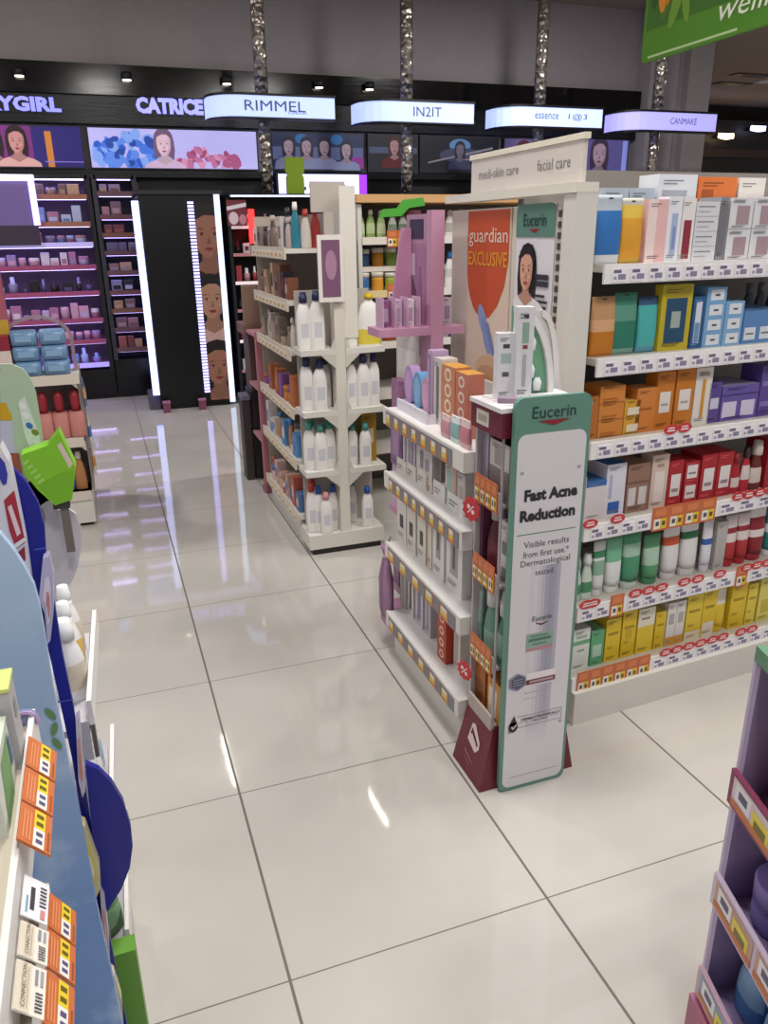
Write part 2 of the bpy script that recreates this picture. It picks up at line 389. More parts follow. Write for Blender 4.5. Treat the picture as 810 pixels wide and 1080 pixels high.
# ================================================================== MAKEUP WALL (y = 6.8)
BK = '#0b0b0e|r.25'
struct(MB().box(-3.2, 6.72, 2.585, 5.6, 6.855, 2.82, '#0a0a0c|r.12').box(-3.2, 6.76, 2.36, 5.6, 6.855, 2.585, BK), 'trim_1')
struct(MB().box(-3.2, 6.72, 1.93, 5.6, 6.855, 1.985, BK).box(-3.2, 6.74, 0, -1.66, 6.855, 1.93, BK).box(.3, 6.82, 0, 5.6, 6.855, 1.93, '#121116'), 'trim_2')
def glow_sign(txt, px0, px1, pyc, hgt, key, lab, bold=0, Y=6.755, under=None):
    x0, z = aty(px0, pyc, Y); x1, _ = aty(px1, pyc+2, Y)
    t = thing('illuminated_letters', lab, 'sign', ((x0+x1)/2, Y, z))
    MB().box(-(x1-x0)/2-.02, -.004, -hgt*.6, (x1-x0)/2+.02, .004, hgt*.6, BK).build('backing', t)
    lettering(txt, 0, 0, x1-x0, hgt, -.006, key, t, ext=.01, bold=bold)
    if under: lettering(under, 0, -hgt*.8, (x1-x0)*.6, hgt*.18, -.006, key, t, ext=.01)
glow_sign('SILKYGIRL', -48, 64, 107, .115, '#8486ff|e1.5', 'violet glowing letters on the black fascia over the pink makeup bay', .05)
glow_sign('CATRICE', 143, 214, 111, .13, '#9294ff|e1.6', 'violet glowing letters on the black fascia over the blue flower poster', .06)
for k, px in enumerate((20, 133, 238, 335, 388)):  # spotlight reflections in the gloss fascia, built as small glowing discs
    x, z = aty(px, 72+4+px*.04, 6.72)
    t = thing('fascia_glint', 'modelled lamp reflection on the black fascia, %s' % ('over the pink makeup bay','over the dark bay frame','over the blue flower poster','over the four faces poster','over the red haired face poster')[k], 'light', (x, 6.72, z), 0, 'modelled lamp reflections on the black fascia')
    MB().cyl(0, -.05, -.03, .03, .045, '#1a1a1c').build('glint_back', t)
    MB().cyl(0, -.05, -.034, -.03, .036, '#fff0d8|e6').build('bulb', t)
def poster(px0, px1, lab, draw, z0=2.0, z1=2.345, Y=6.79, edge='#2a2a33', name='backlit_poster'):
    x0, _ = aty(px0, 155, Y); x1, _ = aty(px1, 155, Y); w, h = x1-x0, z1-z0
    t = thing(name, lab, 'poster', ((x0+x1)/2, Y, z0))
    MB().box(-w/2, 0, 0, w/2, .05, h, edge).build('frame', t)
    mb = MB((-w/2+.012,.012,w/2-.012,h-.012)); draw(mb, w, h); mb.build('print', t)
    return t
def bg(mb, w, h, key): mb.rect(-w/2+.012, .012, w/2-.012, h-.012, -.001, key)
def d1(mb, w, h):
    e = '|e.55'; bg(mb, w, h, '#7b2f7d'+e); mb.rect(.15*w, .012, w/2-.012, h-.012, -.0014, '#2b2170'+e); mb.rect(.24*w, .012, .285*w, h-.05, -.0018, '#d0813a'+e); mb.rect(.22*w,.05,w/2-.012,.058,-.002,'#8a78d8'+e)
    portrait(mb, .045*w, h*.62, .2, -.002, '#c78d8a', '#2a1418', '#d9a7a0', '#a0304a', e)
    portrait(mb, -.12*w, h*.6, .2, -.0015, '#b98080', '#251418', '#8c3f5e', '#a0304a', e)
poster(-70, 88, 'backlit magenta poster of two faces above the pink makeup bay', d1)
def d2(mb, w, h):
    e = '|e.75'; bg(mb, w, h, '#b7b2ec'+e); R = random.Random(3)
    for i in range(60):
        a, q = R.uniform(0, 6.28), R.random()**.5
        c = R.choice(['#3f6fd6','#2c55bf','#5a86e2','#7fa2ea','#24469f']); x, z = -.27*w+q*.2*w*math.cos(a), h*.42+q*h*.4*math.sin(a)
        mb.ell(x, min(h-.06, max(.05, z)), R.uniform(.03,.07), R.uniform(.02,.05), -.0015-.00002*i, c+e, 9, tilt=R.uniform(0,3))
    for i in range(50):
        a, q = R.uniform(0, 3.14), R.random()**.5
        c = R.choice(['#b76a93','#a3527c','#c98aa9','#93456f']); x, z = .19*w+q*.2*w*math.cos(a), .03+q*h*.42*math.sin(a)
        mb.ell(x, max(.045, z), R.uniform(.03,.06), R.uniform(.02,.03), -.0015-.00002*i, c+e, 9, tilt=R.uniform(0,3))
    portrait(mb, -.07*w, h*.62, .21, -.003, '#d2b2c4', '#6b5270', '#c3a7c8', '#a0506e', e)
poster(93, 272, 'wide backlit poster of a face between blue and rose flowers', d2)
def d3(mb, w, h):
    e = '|e.35'; bg(mb, w, h, '#2c3252'+e); mb.rect(-w/2+.012, h*.3, w/2-.012, h*.62, -.0012, '#5a6391'+e)
    for k, x in enumerate((-.32, -.13, .06, .3)): portrait(mb, x*w, h*(.62 if k < 3 else .55), .15, -.002-.0005*k, '#a58f9e', '#2d2638', '#8087ac', '#7a3a4a', e)
    for k, x in enumerate((-.18, .2)): mb.ell(x*w, h*.82, .06, .045, -.0013, '#2f6fa8'+e)
    mb.rect(.36*w, .03, .49*w, .13, -.0045, '#8d2f8f'+e)
poster(286, 384, 'backlit grey poster of four people over the lit white display', d3)
def d4(mb, w, h):
    e = '|e.25'; bg(mb, w, h, '#191a26'+e); mb.rect(-w/2+.012, h*.5, w/2-.012, h*.66, -.0012, '#4a5573'+e); portrait(mb, .02*w, h*.68, .15, -.002, '#b08a8c', '#4a1216', '#5a1118', '#8a2020', e)
poster(388, 441, 'dark backlit poster of one face with red hair', d4)
def d5(mb, w, h):
    e = '|e.25'; bg(mb, w, h, '#14141f'+e); mb.ell(.0, h*.75, .12, .06, -.0013, '#5f86b8'+e); mb.ell(.02, h*.48, .25, .07, -.0014, '#3f4560'+e)
    mb.poly([(-.4*w, h*.25), (-.4*w, h*.29), (.42*w, h*.72), (.42*w, h*.66)], -.0018, '#8f8794'+e); mb.poly([(-.1*w, h*.3), (-.1*w, h*.33), (.3*w, h*.45), (.3*w, h*.41)], -.0018, '#a07f86'+e)
    portrait(mb, -.0*w, h*.62, .14, -.0015, '#6f6478', '#26263a', '#353a58', '#5a3440', e)
poster(443, 526, 'dark backlit poster with a blue hat and pale brush strokes', d5)
def d6(mb, w, h):
    e = '|e.4'; bg(mb, w, h, '#6b5f8f'+e); portrait(mb, 0, h*.55, .22, -.002, '#c48f92', '#5a2a34', '#a8465e', '#a02f40', e)
poster(531, 573, 'backlit mauve poster of a face behind the third hanging sign', d6)
poster(576, 601, 'narrow backlit mauve poster beside the large face poster', d6)
def d7(mb, w, h):
    e = '|e.5'; bg(mb, w, h, '#5b5590'+e); mb.rect(w/2-.09, .02, w/2-.03, h-.02, -.0014, '#8f9be8'+e); portrait(mb, -.03*w, h*.6, .27, -.002, '#a58a9c', '#3d3148', '#9a96c0', '#8a4250', e)
poster(604, 664, 'backlit violet poster of one large face nearest the grey column', d7, 1.98, 2.36)
# ---- makeup bays on the back wall
def bay(px0, px1, lab, lev, back, edge, lip, seed, lightkey, kinds, ytop=1.93, zb=.27, frame='#16151a', where='', xs=None, ni=10):
    R = random.Random(seed); Y0, Y1 = 6.5, 6.8
    x0, x1 = xs; cx = (x0+x1)/2; w = x1-x0
    t = thing('makeup_shelving', lab, 'shelving', (cx, Y0, 0))
    MB().box(-w/2, .27, zb, w/2, .30, ytop, back).build('back_panel', t)
    for s in (-1, 1): MB().box(s*w/2-.018, 0, zb, s*w/2+.018, .29, ytop, frame).build('side_panel', t)
    MB().box(-w/2-.018, .02, 0, w/2+.018, .3, zb, '#08080b|r.2').build('plinth', t)
    MB().box(-w/2, 0, ytop-.03, w/2, .3, ytop, '#1b1a20').build('top_panel', t)
    MB().box(-w/2+.03, .02, ytop-.038, w/2-.03, .05, ytop-.031, lightkey).build('light_strip', t)
    for k, z in enumerate(lev):
        s = MB(); s.box(-w/2+.018, .0, z-.022, w/2-.018, .27, z, edge); s.build('shelf', t)
        MB().box(-w/2+.018, -.006, z-.03, w/2-.018, -.0005, z+.012, lip[k % len(lip)]).build('shelf_lip', t)
        MB().box(-w/2+.03,.012,z-.033,w/2-.03,.03,z-.0225,lightkey.split('|')[0]+'|e6').build('light_strip', t)
    for k, z in enumerate(lev):
        top = (lev[k-1] if k else ytop)-.05; mh = top-z-.02
        x = x0+.04; n = 0
        while x < x1-.07:
            kd, pal = kinds[k % len(kinds)]; q = R.choice(kd); c = R.choice(pal); c2 = R.choice(pal)
            ww = R.uniform(.05, .10); hh = min(mh, R.uniform(.07, .16))
            if x+ww > x1-.03: break
            mb = MB()
            if q == 'c': mb.cbox(-ww/2, -.03, 0, ww/2, .03, hh, c, .003); mb.rect(-ww*.35, hh*.2, ww*.35, hh*.55, -.0306, c2)
            elif q == 'p': mb.loft([(0,ww*.45,ww*.45),(hh*.45,ww*.5,ww*.5),(hh*.5,ww*.5,ww*.5),(hh*.7,ww*.46,ww*.46)], lambda a,b: c if a < .6 else c2, 12)
            else: mb.loft([(0,ww*.36,ww*.36),(hh*.6,ww*.38,ww*.38),(hh*.62,ww*.2,ww*.2),(hh,ww*.18,ww*.18)], lambda a,b: c if a < .6 else c2, 10)
            nm, ct, ds = {'c': ('cosmetic_carton','box','small carton'), 'p': ('cosmetic_pot','pot','small pot'), 'b': ('cosmetic_bottle','bottle','small bottle')}[q]
            o = mb.build(nm, None, (x+ww/2, Y0+.05, z)); n += 1
            if n <= 10: od = ORD[n-1]
            else: od = ('eleventh','twelfth','thirteenth','fourteenth','fifteenth','sixteenth','seventeenth','eighteenth')[n-11]
            tag(o, '%s, %s from the left on %s shelf of the %s' % (ds, od, ('top','second','third','fourth','fifth','sixth','seventh','eighth')[k] if k < len(lev)-1 else 'bottom', where), ct, 'cosmetics in the '+where)
            x += ww+R.uniform(.004, .02)
    return t
warm = ['#b08a78','#8f6f74','#c7a08a','#7d5f66','#a38fb0']; blu = ['#8fa6cf','#6f86b6','#b7bfe0','#7d7194','#a8758c']
pnk = ['#d9a3c9','#c9b3ea','#b878a8','#e6d3f0','#9f86c8']; drk = ['#1b1826','#2a2338','#8c86b8','#5a4f86','#c4bdf0']; bl2 = ['#86a4f2','#6e8ceb','#a9bcff','#8f78d8']
bay(0, 92, 'pink lit makeup shelving below the magenta two faces poster', [1.766,1.545,1.377,1.19,.967,.73,.542,.33], '#6f5878', '#9c6f92', ['#a86f58','#a86f58','#b9aee8|e.5','#b0527f','#b0527f','#b0527f','#b0527f','#b7a6ff|e.6'], 5, '#c0b4ff|e12',
    [(['c','p'],warm),(['c'],blu),(['p','c'],blu),(['p','c'],pnk),(['c','b'],drk),(['p','c'],pnk),(['p'],pnk),(['b','p'],bl2)], where='pink makeup bay', xs=(-1.62,-.15))
bay(93, 140, 'narrow dark makeup shelving between the pink bay and black counter panel', [1.79,1.60,1.45,1.30,1.13,.96,.80,.63,.45], '#2e2a38', '#4d3d48', ['#75505a','#7d4d55','#8a5a4a','#6a4a58'], 9, '#b0a0f0|e5',
    [(['c'],warm),(['c'],['#a8788a','#b58a9c','#7a5a72']),(['c'],['#9c5a58','#7a3f46','#b98a7a']),(['c','p'],['#6a5f86','#8a7a9c']),(['c'],warm),(['c'],drk)], where='narrow makeup bay', xs=(-.10,.235), frame='#3a3842', zb=.35)
# lit lilac picture frame on the pink bay
t = thing('lit_picture_panel', 'lilac picture panel framed by a white light strip in the pink bay', 'display', (-.93, 6.44, 1.53))
MB().box(-.33,0,0,.33,.02,.37,'#6e5a92|e.25').build('picture', t)
MB().box(-.36,-.012,.35,.36,.0,.395,'#e6e2ff|e5').build('light_strip', t); MB().box(.31,-.012,0,.36,0,.35,'#b7a8ff|e3').build('light_strip', t); MB().box(-.36,-.012,0,-.31,0,.35,'#b7a8ff|e3').build('light_strip', t)
MB().box(-.34,.0,-.16,.34,.03,0,'#3c3144').build('backing', t)
# lit white display on the wall right of the flower poster
x0, z0 = aty(290, 208, 6.7); x1, z1 = aty(385, 184, 6.7)
t = thing('lit_display_case', 'bright white lit display case with a purple end below the four people poster', 'display', ((x0+x1)/2, 6.6, z0-.5))
w = x1-x0; h = z1-z0+.5
MB().box(-w/2,0,0,w/2,.2,h,'#15151b').build('case', t)
MB().box(-w/2+.02,-.008,h-.2,w/2-.1,0,h-.01,'#c9ccff|e2.2').build('light_panel', t)
MB().box(w/2-.1,-.008,h-.2,w/2-.02,0,h-.01,'#7a2cff|e3').build('light_strip', t)
mb = MB()
for k in range(4): mb.box(-w*.3+k*.13,-.014,h-.15+.02*(k%2),-w*.3+k*.13+.1,-.008,h-.12+.02*(k%2),'#5f6fb0')
mb.build('print', t)
# ================================================================== ISLAND COUNTERS (y = 5.75)
Y = 5.75
t = thing('makeup_island', 'tall black makeup counter end panel with white light strips and portraits', 'counter', (.52, Y, 0))
MB().cbox(-.31,.0,.03,.31,.55,1.76,'#08080a|r.3',.006).build('cabinet', t)
MB().box(-.29,.03,0,.29,.5,.03,'#151515').build('plinth', t)
mb = MB(); [mb.box(-.365,-.02,.14+k*.0195,-.312,.05,.14+k*.0195+.014,'#c4ceff|e2.2') for k in range(80)]; mb.box(-.362,-.015,.14,-.315,.045,1.70,'#8f9ad8|e.7'); mb.build('light_strip', t)
MB().box(-.40,.05,.0,-.312,.3,.14,'#55505a').build('foot', t)
def strip(x0, x1, z0, z1, key, n=60):
    mb = MB()
    for k in range(n):
        a = z0+(z1-z0)*k/n; mb.box(x0,-.014,a,x1,-.001,a+(z1-z0)/n*.62,key)
    return mb
strip(.070,.117,.13,1.70,'#b9b4ff|e2.4').build('light_strip', t)
MB().box(.285,-.02,.03,.33,.03,1.745,'#c4d6f4|e1.6').build('light_strip', t)
pm = MB((.118,.06,.284,1.68)); pm.rect(.118,.06,.284,1.68,-.002,'#120c0a|e.2')
for k, (cz, sk) in enumerate(((1.44,'#8a5c4a'),(.92,'#9c735e'),(.36,'#8c5f4d'))):
    portrait(pm, (.215,.20,.21)[k], cz, (.40,.34,.36)[k], -.003-.006*k, sk, '#140c0c', ('#1a1210','#b08f86','#8a5a48')[k], '#7a2d30', '|e.16')
pm.build('portrait_panel', t)
MB().box(-.33,-.03,1.745,.35,.56,1.775,'#2b2b33').build('top_panel', t)
for k in range(2):
    o = thing('floor_box', ('small rose box at the foot of the black counter, nearest the aisle','small rose box at the foot of the black counter, below portraits')[k], 'box', (.25+.3*k, 5.66, 0), 0, 'rose boxes on the floor')
    MB().cbox(-.03,-.03,0,.03,.03,.08,'#7d4560',.004).build('body', o); MB().cbox(-.033,-.033,.08,.033,.033,.095,'#a8688a',.004).build('lid', o)
# counters with shelves
def counter(x0, x1, lab, seed, where, pal, lev=(1.50,1.28,1.05,.82,.56,.3), items=True):
    R = random.Random(seed); w = x1-x0
    t = thing('makeup_counter', lab, 'counter', ((x0+x1)/2, Y, 0))
    MB().box(-w/2,.25,.0,w/2,.5,1.74,'#0c0c10|r.3').build('back_panel', t); MB().box(-w/2,-.02,1.72,w/2,.5,1.75,'#0d0d12|r.2').build('top_panel', t)
    MB().box(-w/2+.01,.02,0,w/2-.01,.25,.08,'#101014').build('plinth', t)
    for s in (-1,1): MB().box(s*w/2-.012,0,.0,s*w/2+.012,.25,1.72,'#15141a').build('side_panel', t)
    MB().box(-w/2+.02,-.026,1.725,w/2-.02,-.021,1.74,'#d6dcff|e1.2').build('light_strip', t)
    for k, z in enumerate(lev):
        MB().box(-w/2+.013,0,z-.02,w/2-.013,.25,z,'#2a2228').build('shelf', t); MB().box(-w/2+.013,-.006,z-.022,w/2-.013,-.0005,z+.004,('#e8d8dc|e.6','#c98a90')[k%2]).build('shelf_lip', t)
    if not items: return
    for k, z in enumerate(lev):
        x = x0+.03; n = 0
        while x < x0+.34:
            ww = R.uniform(.04,.07); hh = R.uniform(.07,.15); c = R.choice(pal); c2 = R.choice(pal); mb = MB()
            if R.random() < .5: mb.cbox(-ww/2,-.03,0,ww/2,.03,hh,c,.003); mb.rect(-ww*.3,hh*.3,ww*.3,hh*.7,-.0306,c2); nm, ct, ds = 'cosmetic_carton','box','makeup carton'
            else: mb.loft([(0,ww*.36,ww*.36),(hh*.6,ww*.38,ww*.38),(hh*.62,ww*.22,ww*.22),(hh,ww*.2,ww*.2)], lambda a,b: c if a < .6 else c2, 10); nm, ct, ds = 'cosmetic_bottle','bottle','makeup bottle'
            tag(mb.build(nm, None, (x+ww/2, Y+.06, z)), '%s, %s from the black end panel, %s shelf of %s' % (ds, ORD[n], ('top','second','third','fourth','fifth','lowest')[k], where), ct, 'makeup on the '+where)
            n += 1; x += ww+.012
redp = ['#a83a48','#d8c8cc','#7a2a36','#e8e0e4','#2a2026','#b8848c']
counter(.92, 1.95, 'black makeup counter beside the portrait strip', 4, 'black counter', redp)
counter(2.1, 3.2, 'black makeup counter under the second hanging sign', 5, 'second counter', redp, (1.45,), False)
counter(3.35, 4.5, 'black makeup counter under the third hanging sign', 6, 'third counter', redp, (1.45,), False)
counter(4.65, 5.75, 'black makeup counter under the fourth hanging sign', 8, 'fourth counter', redp, (1.45,), False)
t = thing('counter_poster', 'red and white printed panel standing in the black counter', 'poster', (1.0, Y-.045, 1.5))
pm = MB(); pm.box(-.1,0,0,.06,.012,.2,'#7a2f3a'); pm.poly([(-.1,.12),(-.1,.15),(.06,.18),(.06,.15)],-.0008,'#e9e3ee'); pm.ell(-.05,.06,.04,.05,-.001,'#e6d0dc'); pm.ell(.025,.05,.03,.04,-.0012,'#c98a98'); pm.build('print', t); MB().box(-.03,.0125,.0,.03,.05,.01,'#333').build('foot', t)
t = thing('neon_bar', 'upright red glowing bar at the edge of the black counter', 'light', (1.10, Y-.04, 1.36)); MB().cbox(-.025,0,0,.025,.03,.27,'#ff2a2a|e3.5',.004).build('tube', t); MB().box(-.028,.004,-.012,.028,.034,0,'#111').build('foot', t)
t = thing('green_display_card', 'lime green upright card standing on the black counter', 'display', (1.505, Y+.02, 1.75))
MB().slab([(-.075,0),(.075,0),(.075,.13),(.062,.15),(.08,.17),(.08,.27),(.07,.285),(-.07,.285),(-.08,.27),(-.08,.17),(-.062,.15),(-.075,.13)],0,.03,'#7f9d12|r.5').build('card', t)
# ---- hanging light box signs on poles
def pole_material():
    m = bpy.data.materials.new('hammered_pole'); m.use_nodes = True; nt = m.node_tree; N = nt.nodes; b = N['Principled BSDF']
    b.inputs['Metallic'].default_value = .85; b.inputs['Base Color'].default_value = (.42,.38,.34,1); b.inputs['Roughness'].default_value = .28
    tc = N.new('ShaderNodeTexCoord'); v = N.new('ShaderNodeTexVoronoi'); v.inputs['Scale'].default_value = 22; nt.links.new(tc.outputs['Object'], v.inputs['Vector'])
    bp = N.new('ShaderNodeBump'); bp.inputs['Strength'].default_value = .7; bp.inputs['Distance'].default_value = .03; nt.links.new(v.outputs['Distance'], bp.inputs['Height']); nt.links.new(bp.outputs[0], b.inputs['Normal'])
    return m
PM = pole_material()
def hang(x0, x1, px, txt, key, lab, sub=None, tw=.42, th=.065, e='#b4c6ff|e1.1'):
    t = thing('light_box_sign', lab, 'sign', (x0, Y, 2.315)); w = x1-x0
    def plan(g): return [(w+g,-g),(w+g,.09+g),(.30,.09+g)]+[(.30-.30*math.sin(a)-g*.2, .37-.28*math.cos(a)+g) for a in (.3,.6,.9,1.2,1.5)]+[(-.02-g,.34),(-.02-g,.26)]+[(.22-.24*math.sin(a)-g, .24-.24*math.cos(a)-g) for a in (1.5,1.2,.9,.6,.3)]+[(.22,-g)]
    MB().plan(plan(0), .012, .168, e, '#d8dcf4').build('light_box', t)
    MB().plan(plan(.008), .168, .186, '#0b0b10').build('top_cap', t); MB().plan(plan(.006), 0, .012, '#0b0b10').build('bottom_cap', t)
    lettering(txt, w*px, .095, w*tw, th, -.001, key, t, ext=.002)
    if sub: lettering(sub, w*(px+tw*.36), .05, w*tw*.3, .022, -.001, key, t, ext=.002)
    mb = MB(); mb.rod((0,0,0),(0,0,3.6-2.315),.055,'#999',16); mb.rod((0,0,-.565),(0,0,0.0),.05,'#999',16); mb.build('pole', t, (w*.43 if x0 > .5 else w*.43, .16, 0), mat=PM)
    return t
hang(.86, 1.865, .50, 'RIMMEL', '#5c6a94|r.5', 'hanging white light box above the black portrait counter', 'LONDON', .5, .075)
hang(2.135, 3.145, .56, 'IN2IT', '#42506e|r.5', 'hanging white light box over the second makeup counter', None, .26, .075)
th_ = hang(3.45, 4.475, .42, 'essence', '#4a5c8c|r.5', 'hanging white light box over the third makeup counter', None, .24, .045); lettering('1@3', 1.025*.74, .095, .2, .06, -.001, '#4a5c8c|r.5', th_, ext=.002)
hang(4.755, 5.80, .62, 'CANMAKE', '#5a5e94|r.5', 'hanging lilac light box in front of the grey column', None, .3, .055, '#a9a6f0|e.95')
# ---- corridor beyond: shop front with warm windows
t = thing('corridor_shop', 'dark shop front with warm gold windows beyond the corridor', 'shop', (10, 10.0, 0))
MB().box(-3.4,0,0,3,.2,3.05,'#1c1512').build('facade', t); MB().box(-3.4,-.05,2.5,3,0,2.62,'#3a2a22').build('fascia', t)
for k, (a, b, key) in enumerate(((-2.7,-1.2,'#8a6020|e.7'),(-1.0,.6,'#7a5018|e.6'),(.8,2.4,'#8a6328|e.7'))):
    f = MB().box(a,-.03,.5,b,0,2.3,'#2a1c12').build('window', t); MB().box(a+.08,-.04,.6,b-.08,-.03,2.2,key).build('pane', f)
for k, (px, py, c) in enumerate(((722,140,'#cfd6ff|e9'),(728,151,'#cfd6ff|e9'),(768,143,'#ffdca8|e9'),(802,135,'#cfd6ff|e6'))):
    x, z = aty(px, py, 9.8); t = thing('shop_lamp', ('white lamp high on the dark shop front nearest the column','lower white lamp on the dark shop front nearest the column','warm lamp on the dark shop front','white lamp on the dark shop front farthest from the column')[k], 'light', (x, 9.9, z), 0, 'lamps on the shop front')
    MB().cbox(-.10,-.05,-.03,.10,.04,.03,'#222',.01).build('bracket', t); MB().ell(0,-.01,.16,.04,-.051,c).slab([(-.15,-.035),(.15,-.035),(.15,.035),(-.15,.035)],-.06,-.05,c).build('bulb', t)
    MB().box(-.02,.0405,-.02,.02,.049,.02,'#222').build('arm', t)
t = thing('corridor_post', 'dark post between the grey column and the warm shop windows', 'post', (7.0, 7.6, 0)); MB().cbox(-.12,-.1,.1,.12,.1,2.55,'#1a1716',.01).build('shaft', t); MB().cbox(-.16,-.14,0,.16,.14,.1,'#241f1d',.01).build('base', t); MB().cbox(-.3,-.12,2.1,-.12,.1,2.5,'#4a3c36',.01).build('sign_box', t)
for k, (px, py) in enumerate(((772,88),(738,112),(792,79))):
    d = ray(px, py); q = CAM+d*((3.3-CAM.z)/d.z)
    t = thing('ceiling_vent', ('dark slot in the corridor ceiling, middle one','dark slot in the corridor ceiling nearest the column','dark slot in the corridor ceiling farthest from the column')[k], 'vent', (q.x, q.y, 3.3), 0, 'slots in the ceiling')
    MB().box(-.28,-.09,-.012,.28,.09,0,'#2a211d').build('grille', t); MB().box(-.3,-.11,-.006,.3,.11,-.001,'#6a5d56').build('frame', t)
# ---- green category banner
XB = 2.4
ya, za = atx(676, 66, XB); yb, zb = atx(810, 33, XB)
t = thing('hanging_banner', 'large green hanging banner with a vegetable picture', 'sign', (XB, ya, za-.005), math.radians(-90))
W2 = 1.5; H2 = .62
MB().slab(rrect(0,0,W2,H2,.02),0,.02,'#4f8a1c|r.5').build('panel', t)
pm = MB(); pm.rect(.02,.13,W2-.02,H2-.02,-.001,'#3c6f1b'); R = random.Random(2)
for i in range(26):
    pm.ell(R.uniform(.07,.36), R.uniform(.2,.5), R.uniform(.02,.04), R.uniform(.04,.12), -.0014-.00003*i, R.choice(['#2c5416','#6f9a2e','#8db53f','#1f3d10','#4f7d22','#a8c45a']), 10, tilt=R.uniform(-.5,.5))
pm.ell(.12,.27,.03,.09,-.0026,'#d98a24',12,tilt=.12); pm.ell(.17,.3,.025,.1,-.0027,'#c97a1c',12,tilt=-.1); pm.build('print', t)
MB().rect(.05,.012,.62,.022,-.001,'#b9d69a').build('edge_line', t)
yl, zl = atx(757, 27, XB); lettering('wellness', ya-yl+.26, zl-za+.06, .52, .085, -.003, '#e8f0dc', t, shear=.2)
for x in (.2, 1.3): MB().rod((x,.01,H2),(x,.01,3.6-za+.005),.004,'#555').build('wire', t)
# ================================================================== CREAM GONDOLAS AND RACKS
CR = '#dcd8cf|r.4'; CR2 = '#cfcac0|r.45'; WH = '#eeecea|r.4'
def price_tags(F, u0, u1, z, n, parent, kind='white', skip=0, rail_v=-.006):
    """printed tickets along a rail, sub-parts of the shelf"""
    src = None; st = (u1-u0)/n
    for k in range(n):
        if src is None:
            w = st*.78; mb = MB()
            if kind == 'white':
                mb.box(-w/2,-.0016,0,w/2,0,.034,'#f2efF4'.lower()); mb.rect(-w*.42,.022,w*.1,.03,-.002,'#6f6a80'); mb.rect(-w*.1,.006,w*.42,.019,-.002,'#8a86a0'); mb.rect(-w*.42,.006,-w*.2,.014,-.002,'#aaa6b8')
            elif kind == 'promo':
                mb.box(-st/2,-.0022,-.012,st/2,0,.062,'#c86a3c'); mb.rect(-w*.45,.035,w*.4,.056,-.0026,'#d9824f'); mb.rect(-w*.5,-.006,w*.02,.026,-.0026,'#efe9dc'); mb.rect(w*.04,-.006,w*.5,.026,-.0026,'#e6c92c'); mb.rect(-w*.36,.004,-w*.1,.018,-.003,'#50485a'); mb.rect(w*.14,.004,w*.4,.018,-.003,'#6b4a1c')
            elif kind == 'grey':
                mb.box(-w*.62,-.0016,-.004,w*.62,0,.042,'#85838a'); mb.rect(-w*.60,-.002,w*.1,.036,-.0022,'#d98a45'); mb.rect(-w*.5,.008,w*.0,.034,-.0026,'#e6cf5c'); mb.rect(-w*.45,.022,w*.0,.036,-.003,'#efe8e0')
            elif kind == 'small':
                mb.box(-w/2,-.0016,0,w/2,0,.03,'#e9e2d0'); mb.rect(-w*.3,.006,w*.3,.02,-.002,'#d9a64a')
            ob = src = mb.build('price_tag', parent)
        else:
            ob = src.copy(); COL.objects.link(ob)
        ob.location = F.p(u0+(k+.5)*st, rail_v, z); ob.rotation_euler.z = F.a
def rel(o, F): return o
def local(root, F):
    """parts below are built in the frame's own coordinates"""
    root.location = F.o; root.rotation_euler.z = F.a
FL = Frame(0, 0, 0)
